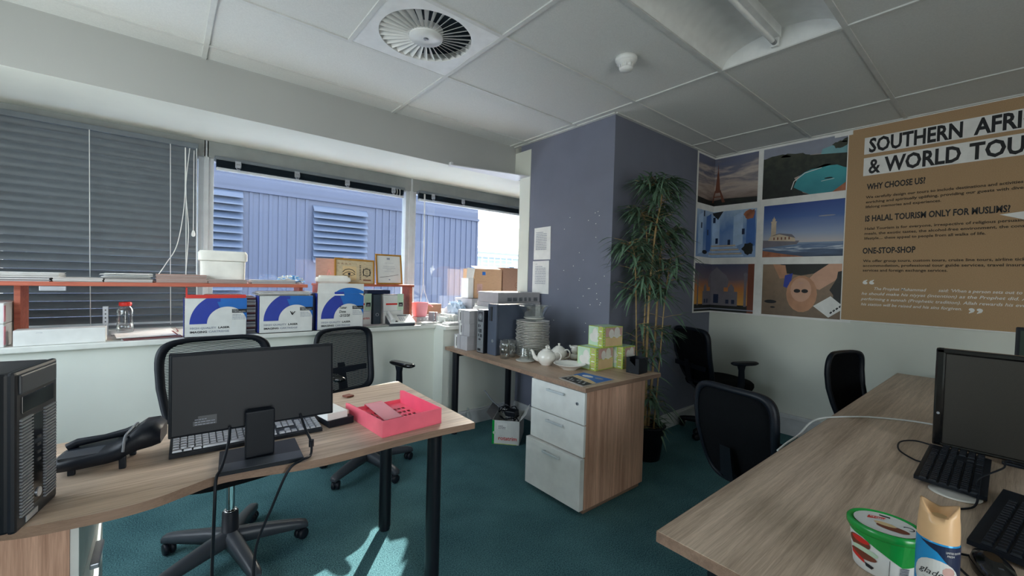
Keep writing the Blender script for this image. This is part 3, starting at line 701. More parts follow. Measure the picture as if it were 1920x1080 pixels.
# two leads hanging over the desk edge, one object each
def lead(name, pts, r, label, mt='black', cat='cable', n=8):
    mb = MB(); mb.tube(bez(pts, n), r, M[mt], 8); return single(name, mb, label, cat)
lead('power_lead', [(.155, 1.53, .84), (.148, 1.50, .80), (.128, 1.455, .75), (.112, 1.415, .735), (.108, 1.40, .66), (.105, 1.41, .5), (.10, 1.40, .35), (.06, 1.38, .18), (.03, 1.37, .05), (.02, 1.40, .012), (-.05, 1.46, .008)], .0042, 'black power lead hanging from the monitor over the left desk edge, left of two')
lead('video_lead', [(.352, 1.53, .845), (.362, 1.50, .80), (.372, 1.47, .765), (.362, 1.43, .737), (.33, 1.405, .737), (.29, 1.392, .72), (.25, 1.40, .62), (.21, 1.41, .5), (.205, 1.40, .35), (.21, 1.40, .18), (.22, 1.40, .05), (.23, 1.42, .01), (.28, 1.48, .008)], .004, 'black video lead dropping behind the monitor base to the floor, right of two')
mb = MB(); mb.cyl((.374, 1.472, .748), .008, .022, M['black'], 12); single('ferrite_core', mb, 'small black cable lump on the lead right of the monitor base', 'cable core')

def keyboard(label, c, rz, L=.445, D=.15, mt=('black', 'dgrey'), tilt=0):
    t = thing('keyboard', label, 'keyboard', c, rz)
    mb = MB(); mb.rings([[(x*L/2, y*D/2, z+(.008 if y > 0 else 0)) for x, y in ((-1, -1), (1, -1), (1, 1), (-1, 1))] for z in (.002, .013)], M[mt[0]], True, False)
    for x in (-1, 1): mb.box((x*L*.4-.012, D/2-.02, -.0), (x*L*.4+.012, D/2-.012, .012), M[mt[0]])
    part('body', mb, t)
    mb = MB(); cols = [(-.5, -.17), (-.155, .165), (.185, .265), (.285, .48)]
    def key(x0, x1, r, h=.0055):
        y = -D*.40+r*.0212; z = .0135+.008*(y/D+.5); mb.add([(x0, y, z), (x1, y, z), (x1, y+.0185, z), (x0, y+.0185, z), (x0+.002, y+.002, z+h), (x1-.002, y+.002, z+h), (x1-.002, y+.0155, z+h), (x0+.002, y+.0155, z+h)], [(4, 5, 6, 7), (0, 1, 5, 4), (1, 2, 6, 5), (2, 3, 7, 6), (3, 0, 4, 7)], M[mt[1]])
    for r in range(6):
        for (x0, n) in ((-.215, 15), (.083, 3), (.145, 4)):
            if r == 5 and x0 > .1: continue
            if r in (1, ) and x0 == .083: key(.083+.0195, .083+.0375, r); continue
            if r == 2 and x0 == .083: continue
            if r == 0 and x0 < 0:
                for a, b in ((-.215, -.19), (-.187, -.165), (-.162, -.14), (-.137, -.02), (-.017, .005), (.008, .03), (.033, .075)): key(a, b, 0)
                continue
            for k in range(n): key(x0+k*.0195, x0+k*.0195+.018, r)
    part('keys', mb, t); return t
keyboard('black keyboard with pale keys on the left desk behind the monitor', (.235, 1.722, .73), math.radians(-2), mt=('black', 'alu'))
t = thing('document_pile', 'bound stack of printed pages behind the right half of the monitor', 'papers', (.43, 1.74, .73))
mb = MB(); mb.box((.472, 1.66, .731), (.57, 1.82, .758), M['black'], .002, math.radians(7)); part('folder', mb, t, world=True)
mb = MB(); mb.box((.465, 1.665, .758), (.545, 1.82, .785), M['paper'], .002, math.radians(9)); mb.box((.55, 1.70, .758), (.565, 1.80, .775), M['paperp'], .002, math.radians(9)); f = Face(mb, (.37, 1.663, .762), (math.cos(math.radians(9)), math.sin(math.radians(9)), 0), (0, 0, 1)); part('pages', mb, t, world=True)
mb = MB(); mb.box((.66, 2.02, .731), (.70, 2.06, .739), M['brownp'], .004, .3); single('card_wallet', mb, 'small brown leather card wallet at the right of the monitor', 'wallet')

# pink letter tray
t = thing('letter_tray', 'bright pink plastic letter tray on the near corner of the left desk', 'letter tray', (.722, 1.625, .73), math.radians(4))
P = M['pink']; PD = M['pinkd']
mb = MB(); hx, hy = .125, .165
nx, ny = 12, 14
gx = [-hx+2*hx*i/nx for i in range(nx+1)]; gy = [-hy+2*hy*i/ny for i in range(ny+1)]
for i in range(nx):
    for j in range(ny):
        slot = i in (1, 2, 3, 4, 7, 8, 9, 10) and j in (2, 4, 6, 8, 10)
        if slot:
            mb.box((gx[i], gy[j], .004), (gx[i]+.005, gy[j+1], .007), P); continue
        mb.box((gx[i], gy[j], .004), (gx[i+1], gy[j+1], .007), P)
mb.box((-hx, -hy, 0), (-hx+.01, hy, .004), P); mb.box((hx-.01, -hy, 0), (hx, hy, .004), P); part('perforated_floor', mb, t)
mb = MB(); mb.box((-hx-.002, -hy-.003, 0), (hx+.002, -hy, .062), P, .001); part('front_wall', mb, t)
for s in (-1, 1):
    mb = MB(); x = s*hx; prof = [(-hy, 0), (hy, 0), (hy, .062 if s > 0 else .05), (hy-.03, .068 if s > 0 else .055), (-hy+.0, .062)]
    mb.add([(x-.0015, y, z) for y, z in prof]+[(x+.0015, y, z) for y, z in prof], [(0, 1, 2, 3, 4), (9, 8, 7, 6, 5)]+[(i, i+5, (i+1) % 5+5, (i+1) % 5) for i in range(5)], PD if s > 0 else P)
    if s < 0: mb.box((x-.02, hy-.06, 0), (x, hy+.02, .004), P)
    part('side_wall', mb, t)
for a_, b_ in ((-hx, -.04), (.04, hx)): mb = MB(); mb.box((a_, hy-.002, 0), (b_, hy+.001, .022), P); part('rear_lip', mb, t)
mb = MB(); mb.add([(-.045, hy, .030), (.035, hy, .030), (.035, -.02, .009), (-.045, -.02, .009)], [(0, 1, 2, 3)], M['pale']); mb.box((-.045, hy-.003, .0), (.035, hy, .03), P); part('centre_ramp', mb, t)
mb = MB(); mb.box((-.06, -.12, .0075), (.0, -.075, .0085), M['paper']); part('paper_label', mb, t, 'white paper slip')

# ================================================================== things on the window sill
SZ = .90
def cartridge_box(label, x0, x1, y, h, flap=0, note=None, open_=False, dp=.15):
    wd = x1-x0; t = thing('cartridge_box', label, 'box', ((x0+x1)/2, y+dp/2, SZ+.001), 0, 'white toner cartridge boxes on the sill')
    mb = MB(); z0 = SZ+.001; z1 = z0+h
    mb.box((x0, y, z0), (x1, y+.003, z1), M['wcard']); mb.box((x0, y+dp-.003, z0), (x1, y+dp, z1), M['wcard'])
    for a in (x0, x1-.003): mb.box((a, y, z0), (a+.003, y+dp, z1), M['bluep'])
    mb.box((x0, y, z0), (x1, y+dp, z0+.004), M['wcard'])
    if not open_: mb.box((x0+.001, y+.001, z1-.003), (x1-.001, y+dp-.001, z1), M['wcard'])
    f = Face(mb, (x0, y, z0), (1, 0, 0), (0, 0, 1)); s = wd/.328
    cu, cv, r0, r1 = .221*s, .082*s, .107*s, .195*s; cl = (0, 0, wd, h)
    f.ring(cu, cv, r0, r1, PI, PI*.62, M['bluep'], cl); f.ring(cu, cv, r0, r1, PI*.62, .05, M['bluep2'], cl)
    f.rect(wd-.082*s, .148*s, wd, .172*s, M['ink'], 1.3); f.text('PREMIUM', wd-.078*s, .162*s, .006, M['wcard'], .03, .01, 1.6); f.text('COMPATIBLE WITH', wd-.078*s, .153*s, .006, M['wcard'], .07, .01, 1.6)
    f.scribble(wd-.08*s, .105*s, .07*s, .038*s, M['inkg'], 4)
    f.text('HIGH QUALITY', .028*s, .050*s, .012, M['inkg'], .135*s, .035, 1.4); f.text('LASER', .172*s, .050*s, .012, M['ink'], .062*s, .05, 1.4)
    f.text('IMAGING', .028*s, .026*s, .012, M['ink'], .087*s, .05, 1.4); f.text('CARTRIDGE', .123*s, .026*s, .012, M['inkg'], .108*s, .03, 1.4)
    if note:
        for i, (tx, ww) in enumerate(note): f.text(tx, .150*s, .152*s-i*.030, .019, M['ink'], ww, .03, 1.8, .2)
    f.rect(wd*.38, h-.022, wd*.56, h-.002, M['bluep'], 1.6) if not open_ else None
    b = part('carton', mb, t, world=True)
    if open_:
        mb = MB(); F2 = .075; mb.add([(x0-.0, y, z1), (x1, y, z1), (x1+.008, y+.02, z1+F2), (x0+.01, y+.02, z1+F2), (x0, y+.003, z1), (x1, y+.003, z1), (x1+.008, y+.023, z1+F2), (x0+.01, y+.023, z1+F2)], [(0, 1, 2, 3), (7, 6, 5, 4), (1, 5, 6, 2), (0, 3, 7, 4), (2, 6, 7, 3)], M['wcard'])
        f = Face(mb, (x0, y, z1), (1, 0, 0), (0, .26, .966)); f.ring(cu+.01, cv-h+.042, r0, r1-.01, PI*.78, PI*.12, M['bluep2'], (0, 0, wd, F2-.02)); f.rect(wd*.36, -.006, wd*.56, .012, M['bluep'], 1.8); f.rect(wd*.36, -.016, wd*.56, -.006, M['paper'], 2)
        part('flap', mb, t, world=True)
        mb = MB()
        for k in range(9): mb.box((x0+.02+k*.03, y+.03, z0+.004), (x0+.022+k*.03, y+dp-.012, z1-.02-random.uniform(0, .03)), M['paper'])
        part('files', mb, t, 'files standing inside', world=True)
    return t
cartridge_box('white and blue toner carton on the sill under the red tray, leftmost of three', .087, .414, 3.25, .242)
cartridge_box('white and blue toner carton with a small check mark, middle one of three', .484, .820, 3.25, .256, note=None)
mb = MB(); f = Face(mb, (.484+.19, 3.2488, SZ+.12), (1, 0, 0), (0, 0, 1)); f.line([(0, .03), (.012, .004), (.03, .028)], .005, M['ink'], 1); f.line([(.004, .024), (.012, .008), (.014, .026)], .004, M['ink'], 1)
o = link('check_mark', mb.mesh('check_mark')); p_ = [q for q in bpy.data.objects if q.name.startswith('cartridge_box') and not q.parent][1]
o.parent = p_; o.data.transform(FR[p_.name].inverted())
cartridge_box('taller open toner carton with raised flap and handwritten note, rightmost of three', .850, 1.188, 3.25, .272, note=(('Toner', .058), ('Done', .05), ('-2/12/20', .08)), open_=True)

# far left: stacked white cartons, long white box
for z0, z1, lab in ((SZ, 1.018, 'white carton at the left edge of the sill, lower of two'), (1.019, 1.125, 'white carton at the left edge of the sill, upper of two')):
    mb = MB(); mb.box((-.86, 3.27, z0+.001), (-.632, 3.56, z1), M['wcard'], .003); mb.box((-.633, 3.27, z0+.012), (-.6312, 3.30, z1-.012), M['pale'])
    f = Face(mb, (-.86, 3.27, z0), (1, 0, 0), (0, 0, 1)); f.text('PAPER', .16, .08, .008, M['ink'], .03); single('carton', mb, lab, 'box', group='white cartons at the sill end')
mb = MB(); mb.box((-.604, 3.275, SZ+.001), (-.262, 3.37, .983), M['wcard'], .003, math.radians(1.5)); f = Face(mb, (-.58, 3.2735, .966), (1, 0, 0), (0, 0, 1)); f.text('laser toner cartridge', .02, 0, .0045, M['inkg'], .06); single('long_box', mb, 'long low white carton lying on the sill at the left', 'box')
mb = MB(); mb.box((-.30, 3.60, SZ+.001), (-.275, 3.62, 1.08), M['silver'], .001)
for k in range(5): mb.cyl((-.2875, 3.5995, .96+k*.024), .004, .0012, M['ink'], 10, 'Y')
single('metal_bracket', mb, 'perforated metal bracket standing behind the long white box', 'bracket')
# clear jar with a red lid
t = thing('plastic_jar', 'empty clear jar with a red lid standing on papers on the sill', 'jar', (-.196, 3.58, .915))
mb = MB(); mb.lathe([(0, .917), (.038, .918), (.041, .925), (.041, .99), (.040, 1.03), (.041, 1.05), (.036, 1.068), (.028, 1.078), (.027, 1.088)], (-.196, 3.58, 0), M['jarg'], 28); mb.lathe([(.0408, .93), (.0408, .935)], (-.196, 3.58, 0), M['jarg'], 28); part('body', mb, t, world=True)
mb = MB(); mb.lathe([(0, 1.106), (.029, 1.106), (.031, 1.102), (.031, 1.084), (.029, 1.082)], (-.196, 3.58, 0), M['red'], 28); part('lid', mb, t, world=True)
mb = MB(); mb.lathe([(0, .927), (.0385, .927), (.0385, .975), (0, .975)], (-.196, 3.58, 0), M['jarg'], 24); part('water', mb, t, 'clear water in the lower half', world=True)
def sheaf(name, label, x0, x1, y0, y1, z, n, mts, jit=.012, th=.003, rz=0, cat='papers', group=None):
    mb = MB()
    for k in range(n):
        dx, dy = random.uniform(-jit, jit), random.uniform(-jit, jit)
        mb.box((x0+dx, y0+dy, z+k*th), (x1+dx, y1+dy, z+(k+.85)*th), M[mts[k % len(mts)]], 0, rz+random.uniform(-jit, jit)*2)
    return single(name, mb, label, cat, group=group)
sheaf('paper_pile', 'loose papers and dark red folders on the sill beside the first toner carton', -.21, .06, 3.30, 3.52, SZ+.001, 6, ('dred', 'paper', 'dred', 'paper', 'dred', 'paper'), .02, .003, .12)
sheaf('paper_pile', 'papers lying under the clear jar at the back of the sill', -.25, .05, 3.535, 3.80, SZ+.001, 5, ('paperg', 'paper', 'dred', 'paperg', 'paper'), .015, .0027, .05)
sheaf('paper_pile', 'tall pile of files wedged between the first and middle toner cartons', .418, .479, 3.36, 3.60, SZ+.001, 34, ('paperg', 'mgrey', 'paper', 'dgrey', 'dred', 'paperg', 'paper'), .0015, .0072)
mb = MB(); mb.box((.826, 3.30, SZ+.001), (.846, 3.56, 1.17), M['navy'], .002); single('binder', mb, 'dark blue binder wedged between the middle and the tall toner carton', 'binder')
sheaf('paper_pile', 'loose papers fanned on top of the middle toner carton', .47, .80, 3.27, 3.39, 1.1605, 9, ('paper', 'inkg', 'paper', 'paperg'), .022, .0028, .1)
sheaf('paper_pile', 'loose grey papers on the first toner carton behind the red tray', .20, .40, 3.42, 3.54, 1.1445, 5, ('paper', 'paperg'), .015, .003, .1)
# red letter tray on the first carton
t = thing('letter_tray', 'red letter tray lying on the leftmost toner carton under the shelf', 'letter tray', (.25, 3.33, 1.144))
mb = MB(); mb.box((.10, 3.26, 1.144), (.408, 3.41, 1.148), M['red']); mb.box((.10, 3.258, 1.144), (.41, 3.261, 1.166), M['red'], .001); part('base', mb, t, world=True)
mb = MB(); mb.box((.097, 3.258, 1.144), (.103, 3.41, 1.208), M['red'], .002); part('side', mb, t, world=True)

# desk-top shelves in cherry laminate
for (x0, x1, lab, posts) in ((-1.1, .80, 'long cherry wood shelf on the sill carrying papers and foam boxes', (-1.08, -.615, .78)), (.90, 1.70, 'short cherry wood shelf on the sill carrying the two framed pictures', (.915, 1.68))):
    t = thing('desk_shelf', lab, 'shelf', ((x0+x1)/2, 3.46, SZ+.001), group=None)
    mb = MB(); mb.box((x0, 3.31 if x0 < 0 else 3.42, 1.213 if x0 < 0 else 1.222), (x1, 3.62, 1.236 if x0 < 0 else 1.24), M['redwood'], .003); part('board', mb, t, world=True)
    for x in posts:
        mb = MB(); mb.box((x-.012, 3.42 if x < .85 else 3.44, SZ+.001), (x+.012, 3.60, 1.213 if x0 < 0 else 1.222), M['redwood'], .002); part('upright', mb, t, world=True)
    if x0 < 0:
        mb = MB(); mb.box((-.60, 3.595, 1.05), (.77, 3.61, 1.212), M['redwood']) if 0 else mb.box((-.52, 3.315, 1.186), (-.42, 3.33, 1.212), M['silver'], .002); part('bracket', mb, t, 'silver fixing bracket', world=True)
# papers on the long shelf
Z1 = 1.2365
sheaf('paper_stack', 'thin pile of brochures flat on the long shelf at its left end', -.75, -.485, 3.335, 3.56, Z1, 5, ('paper', 'mgrey', 'paperg'), .004, .0038)
sheaf('paper_stack', 'thick cream pile of brochures on the thin pile at the shelf left end', -.78, -.455, 3.335, 3.56, Z1+.0195, 10, ('paperg', 'paper'), .006, .0028, .02)
sheaf('paper_stack', 'low pale pile on the long shelf, second group from the left', -.475, -.28, 3.335, 3.56, Z1, 6, ('wcard', 'paperg'), .004, .004)
sheaf('paper_stack', 'untidy fanned magazines on the long shelf left of the hanging cord', -.288, -.075, 3.335, 3.56, Z1+.0205, 9, ('paper', 'mgrey', 'wcard', 'paper', 'inkg'), .02, .0034, .05)
sheaf('paper_stack', 'neat grey block of brochures under the fanned magazines', -.272, -.062, 3.335, 3.56, Z1, 5, ('paperg', 'paperg', 'wcard'), .002, .004)
sheaf('paper_stack', 'thick brownish block of brochures on the long shelf below the blind cord', -.048, .202, 3.335, 3.56, Z1, 14, ('paperp', 'paperp', 'paperg'), .003, .0037, .01)
sheaf('paper_stack', 'brownish brochures on the shelf in front of the foam boxes', .212, .425, 3.32, 3.358, Z1, 8, ('paperp', 'paperg'), .003, .0034)
sheaf('paper_stack', 'pale grey brochures on the long shelf right of the foam boxes', .45, .72, 3.335, 3.50, Z1, 7, ('paperg', 'wcard', 'inkg'), .006, .0037)
# polystyrene boxes
t = thing('foam_box', 'white polystyrene box with a lid on the long shelf, shining in the light', 'foam box', (.30, 3.48, Z1), math.radians(-3))
mb = MB(); mb.rings([supr(.118, .085, 40, 0, 0, 9), supr(.125, .09, 40, 0, .02, 9), supr(.127, .092, 40, 0, .145, 9), supr(.11, .075, 40, 0, .146, 9)], M['foam'], True, False); part('body', mb, t)
mb = MB(); mb.rings([supr(.13, .095, 40, 0, .147, 9), supr(.138, .10, 40, 0, .152, 9), supr(.138, .10, 40, 0, .20, 9), supr(.128, .09, 40, 0, .215, 9)], M['foam'], True, False); part('lid', mb, t)
t = thing('foam_box', 'low white polystyrene tray behind the raised flap of the tall toner carton', 'foam box', (1.02, 3.455, 1.2405), 0)
mb = MB(); mb.rings([supr(.095, .02, 32, 0, 0, 8), supr(.13, .031, 32, 0, .02, 8), supr(.13, .031, 32, 0, .042, 8), supr(.12, .026, 32, 0, .052, 8)], M['foam'], True, False); part('tray', mb, t)
mb = MB(); mb.rings([supr(.11, .024, 28, 0, .0525, 8), supr(.105, .02, 28, 0, .065, 8)], M['foam'], True, False); part('rim', mb, t)
# crumpled bag with blue print
def heap(name, c, rx, ry, rz_, mt, label, cat, seed=0, n=26, kind=None, mts=None):
    rnd = random.Random(seed); mb = MB(); off = [[rnd.uniform(.72, 1.15) for _ in range(n)] for _ in range(9)]
    rs = []
    for k in range(9):
        a = k/8*PI/2*.97; r = math.cos(a)**.6; z = math.sin(a)
        rs.append([(rx*r*off[k][i]*math.cos(2*PI*i/n), ry*r*off[k][i]*math.sin(2*PI*i/n), rz_*z*(off[k][(i*3) % n] if k else 0)) for i in range(n)])
    for k in range(8):
        mb.rings([rs[k], rs[k+1]], M[(mts or [mt])[k % len(mts or [mt])]], False, False)
    mb.add(rs[-1], [list(range(n))], M[(mts or [mt])[0]]); mb.add(rs[0], [list(range(n))[::-1]], M[(mts or [mt])[0]])
    return single(name, mb, label, cat, c)
heap('plastic_bag', (.72, 3.52, Z1+.001), .10, .06, .055, 'wcard', 'crumpled white and blue plastic bag on the long shelf', 'bag', 3, mts=['wcard', 'bluebag'])
# pale board and the two frames
mb = MB(); mb.T = Matrix.Translation((1.03, 3.60, 1.241)) @ Matrix.Rotation(math.radians(-6), 4, 'X'); mb.box((-.10, 0, 0), (.07, .006, .205), M['paperp'], .002); f = Face(mb, (-.10, -.0, 0), (1, 0, 0), (0, 0, 1)); f.line([(.085, .06), (.10, .11), (.115, .075)], .004, M['pale'], 2); single('picture_board', mb, 'pale pink board leaning behind the papyrus frame', 'board')
def frame(label, x, y, z, w_, h, rz, roll, paint, bar=.014):
    t = thing('framed_picture', label, 'picture', (x, y, z), rz)
    T = Matrix.Rotation(math.radians(-9), 4, 'X') @ Matrix.Rotation(roll, 4, 'Y')
    mb = MB(); mb.T = T
    for a, b in (((0, 0, 0), (w_, .014, bar)), ((0, 0, h-bar), (w_, .014, h)), ((0, 0, bar), (bar, .014, h-bar)), ((w_-bar, 0, bar), (w_, .014, h-bar))): mb.box(a, b, M['gold'], .003)
    part('frame', mb, t)
    mb = MB(); mb.T = T; mb.box((bar-.002, .006, bar-.002), (w_-bar+.002, .012, h-bar+.002), M['papyrus' if paint == 0 else 'wcard'])
    f = Face(mb, (bar, .006, bar), (1, 0, 0), (0, 0, 1)); iw, ih = w_-2*bar, h-2*bar
    if paint == 0:
        I = M['ink']; f.rect(.05, .02, .16, .135, M['peach'], .6)
        f.line([(.05, .085), (.07, .105), (.10, .112), (.13, .105), (.15, .085)], .006, I); f.line([(.05, .065), (.075, .082), (.10, .09), (.13, .082), (.15, .07)], .005, I)
        f.line([(.05, .065), (.08, .055), (.11, .056), (.15, .07)], .004, I); f.ell(.102, .071, .011, .011, I, 1.5); f.line([(.10, .058), (.10, .02)], .006, I); f.line([(.085, .056), (.07, .035), (.05, .03), (.046, .042)], .004, I)
        f.ring(.245, .09, .028, .034, 0, 2*PI, I); f.rect(.215, .06, .221, .12, I); f.rect(.269, .06, .275, .12, I); f.rect(.215, .02, .28, .03, M['brownp'])
        for k in range(6): f.line([(.236+random.uniform(-.004, .004), .05+k*.015), (.254, .055+k*.015)], .003, I, 1.4)
        for k in range(9): f.rect(.185, .03+k*.014, .195+random.uniform(0, .006), .036+k*.014, I, 1.4)
        for k in range(4): f.line([(.01+k*.03, .15), (.02+k*.03, .158), (.025+k*.03, .148)], .003, M['brownp'], 1.4)
    else:
        f.rect(iw*.42, ih*.86, iw*.55, ih*.93, M['inkg']); f.text('CERTIFICATE', iw*.32, ih*.72, .006, M['inkg'], iw*.38)
        for k, (a, b) in enumerate(((.25, .75), (.22, .78), (.4, .6), (.3, .7))): f.rect(iw*a, ih*(.6-k*.06), iw*b, ih*(.6-k*.06)+.0022, M['inkg'])
        f.line([(iw*.08, ih*.2), (iw*.45, ih*.235), (iw*.9, ih*.31)], .003, M['ink']); f.ell(iw*.5, ih*.12, .008, .006, M['inkg'])
    part('picture', mb, t)
    mb = MB(); mb.T = T; mb.box((w_*.45, .014, .0), (w_*.55, .016, h*.6), M['ink']); part('easel_back', mb, t)
frame('gilt frame with an Egyptian eye drawing on papyrus, the wider of two', 1.04, 3.49, 1.2415, .325, .212, math.radians(-2), math.radians(1.5), 0)
frame('gilt framed certificate standing upright at the right end of the short shelf', 1.385, 3.49, 1.2405, .238, .265, math.radians(0), math.radians(0), 1)

# box files under the short shelf
def boxfile(x0, x1, y, label, dark=False, h=.25):
    t = thing('box_file', label, 'box file', ((x0+x1)/2, y+.12, SZ+.001), 0, 'paper ream boxes on the sill')
    z0 = SZ+.001; mb = MB(); mb.box((x0, y, z0), (x1, y+.21, z0+h), M['wcard'], .002); mb.box((x1-.001, y+.004, z0), (x1+.003, y+.206, z0+h-.004), M['binder'], .001)
    f = Face(mb, (x0, y, z0), (1, 0, 0), (0, 0, 1)); w_ = x1-x0
    f.rect(.0, h*.45, w_*.9, h*.455+.001, M['inkg']); f.rect(w_*.12, h*.66, w_*.8, h*.72, M['rose'] if 0 else M['red'], 1); f.text('rotatrim', w_*.08, h*.18, .02, M['red'], w_*.8, .015)
    part('carton', mb, t, world=True)
    mb = MB(); f = Face(mb, (x1-.045, y-.0012, z0+h*.52), (1, 0, 0), (0, 0, 1)); f.rect(-.012, -.01, .045, .13*h/.25, M['mint'], .5); f.rect(0, .02, .038, .055, M['ink']); f.text('A4', .008, .033, .008, M['paper'], .02, .03, 2); f.text('80 g/m', .006, .024, .005, M['paper'], .026, .02, 2); part('label', mb, t, 'pale green end label', world=True)
boxfile(1.215, 1.335, 3.47, 'paper ream box with red print right of the tall toner carton'); boxfile(1.42, 1.60, 3.42, 'paper ream box with red print behind the white telephone')
mb = MB(); mb.box((1.345, 3.44, SZ+.001), (1.405, 3.72, 1.155), M['binder'], .003); mb.lathe([(.010, 0), (.014, -.001), (.014, -.003), (.010, -.003)], (1.375, 3.44, .985), M['silver'], 20, axis='Y'); single('lever_arch_file', mb, 'dark lever arch file between the two paper ream boxes', 'binder')
mb = MB(); mb.box((1.29, 3.48, 1.1565), (1.50, 3.66, 1.19), M['navy'], .003, .1); single('folder', mb, 'dark navy folder lying across the ream boxes under the short shelf', 'folder')
sheaf('paper_pile', 'printed leaflets spread on the sill in front of the ream boxes', 1.21, 1.44, 3.28, 3.40, SZ+.001, 4, ('paperg', 'mint', 'paper'), .02, .0025, .1)

# white desk telephone on the sill
t = thing('desk_phone', 'white desk telephone with dark sides on the front edge of the sill', 'telephone', (1.53, 3.33, SZ+.001), math.radians(-8))
mb = MB(); mb.rings([[(x, y, z) for x, y, z in ((-.105, -.075, a), (.105, -.075, a), (.105, .075, b), (-.105, .075, b))] for a, b in ((0, 0), (.022, .075))], M['dgrey'], True, False); part('base', mb, t)
mb = MB(); mb.rings([[(x, y, z) for x, y, z in ((-.103, -.078, a), (.107, -.078, a), (.107, .073, b), (-.103, .073, b))] for a, b in ((.022, .0755), (.031, .084))], M['wcard'], True, False)
f = Face(mb, (-.103, -.078, .031), (1, 0, 0), (0, .943, .332), .001)
for r in range(4):
    for c in range(3): f.rect(.09+c*.018, .03+r*.018, .102+c*.018, .041+r*.018, M['inkg'])
for r in range(4): f.rect(.16, .03+r*.018, .178, .038+r*.018, M['inkg'])
f.rect(.09, .118, .17, .145, M['mgrey']); part('keypad_face', mb, t)
mb = MB(); mb.tube([(-.078, -.075, .045), (-.078, -.04, .064), (-.078, .04, .093), (-.078, .07, .097)], [.02, .014, .014, .02], M['wcard'], 12); part('handset', mb, t)
mb = MB(); f = Face(mb, (-.103, -.078, .031), (1, 0, 0), (0, .943, .332), .0012); f.ell(.052, .02, .018, .013, M['ink']); part('speaker', mb, t)

# pink jug-like container, orange carton, clutter
t = thing('plastic_container', 'pale pink plastic container on the sill right of the shelf end', 'container', (1.825, 3.55, SZ+.045))
mb = MB(); mb.rings([supr(.055, .045, 28, 0, 0, 3.5), supr(.062, .05, 28, 0, .03, 3.5), supr(.073, .058, 28, 0, .125, 3.5), supr(.076, .061, 28, 0, .13, 3.5), supr(.068, .053, 28, 0, .13, 3.5), supr(.055, .045, 28, 0, .03, 3.5)], M['pale'], True, True); part('body', mb, t)
mb = MB(); mb.tube([(.07, 0, .12), (.10, 0, .11), (.135, 0, .085)], [.012, .014, .006], M['pale'], 10, flat=.5); part('spout', mb, t)
mb = MB(); mb.box((1.76, 3.48, SZ+.001), (1.90, 3.62, SZ+.044), M['gcard'], .003)
for k in range(3): mb.cyl((1.80+k*.035, 3.4795, SZ+.025), .006, .001, M['paper'], 10, 'Y')
single('small_carton', mb, 'small grey carton under the pink container', 'box')
mb = MB(); mb.box((1.945, 3.64, SZ+.055), (2.11, 3.80, 1.05), M['card2'], .002, -.1); f = None; single('brown_carton', mb, 'small open reddish brown carton behind the pink container', 'box')
mb = MB(); mb.box((1.93, 3.62, SZ+.001), (2.13, 3.82, SZ+.054), M['wcard'], .002); single('white_carton', mb, 'flat white carton under the reddish brown carton', 'box')
mb = MB(); mb.box((1.865, 3.38, SZ+.001), (1.885, 3.44, SZ+.095), M['silver'], .002, .5); mb.box((1.885, 3.36, SZ+.001), (1.90, 3.42, SZ+.095), M['silver'], .002, .2)
for z in (.03, .07): mb.cyl((1.878, 3.365, SZ+z), .005, .002, M['paper'], 10, 'Y')
single('hinge_plate', mb, 'upright grey metal hinge plate on the sill beside the phone', 'metal plate')
t = thing('acrylic_tray', 'clear acrylic tray full of white slips on the right part of the sill', 'tray', (2.04, 3.35, SZ+.001))
mb = MB()
for a, b in (((-.12, -.07, 0), (.12, -.067, .085)), ((-.12, .067, 0), (.12, .07, .085)), ((-.12, -.07, 0), (-.117, .07, .085)), ((.117, -.07, 0), (.12, .07, .085)), ((-.12, -.07, 0), (.12, .07, .003))): mb.box(a, b, M['tglass'])
part('tray', mb, t)
mb = MB()
for k in range(7): mb.box((-.10+k*.027, -.06, .004), (-.082+k*.027, .06, random.uniform(.05, .08)), M['paper'], 0, random.uniform(-.1, .1))
part('slips', mb, t, 'white paper slips')
sheaf('paper_pile', 'bright white papers at the front edge of the sill beside the telephone', 1.70, 1.84, 3.27, 3.36, SZ+.001, 5, ('paper', 'wcard', 'paper'), .02, .0035, .2)
sheaf('paper_pile', 'white papers in front of the clear tray on the sill', 1.88, 2.12, 3.12, 3.24, SZ+.001, 6, ('paper', 'gcard', 'paper'), .018, .0035, -.1)

# cartons piled at the right end of the sill
mb = MB(); mb.box((2.36, 3.48, SZ+.001), (3.10, 3.80, 1.105), M['gcard'], .004); single('carton', mb, 'wide grey carton under the two brown cartons at the end of the sill', 'box')
t = thing('brown_carton', 'brown cardboard carton with a blue sticker and open white flap by the right window', 'box', (2.58, 3.6, 1.106))
mb = MB(); z0, z1 = 1.1065, 1.412; mb.T = Matrix.Translation((2.44, 3.56, 0)) @ Matrix.Rotation(math.radians(-4), 4, 'Z')
mb.box((0, 0, z0), (.335, .004, z1), M['card']); mb.box((0, .24, z0), (.335, .244, z1), M['card']); mb.box((0, 0, z0), (.004, .244, z1), M['card']); mb.box((.331, 0, z0), (.335, .244, z1), M['card']); mb.box((0, 0, z0), (.335, .244, z0+.004), M['card'])
f = Face(mb, (0, 0, z0), (1, 0, 0), (0, 0, 1)); f.rect(.09, .24, .13, .275, M['bluep2']); f.rect(.03, .05, .095, .15, M['rose']); f.rect(.045, .08, .08, .12, M['paperp'], 1.5); f.rect(.03, .17, .14, .172, M['card2'])
part('box', mb, t, world=True)
mb = MB(); mb.add([(2.44, 3.555, z1), (2.36, 3.58, z1+.008), (2.365, 3.60, z1-.10), (2.43, 3.57, z1-.10)], [(0, 1, 2, 3)], M['wcard']); mb.box((2.37, 3.57, 1.11), (2.435, 3.70, z1-.10), M['wcard'], .002); part('side_flap', mb, t, 'white flap and side', world=True)
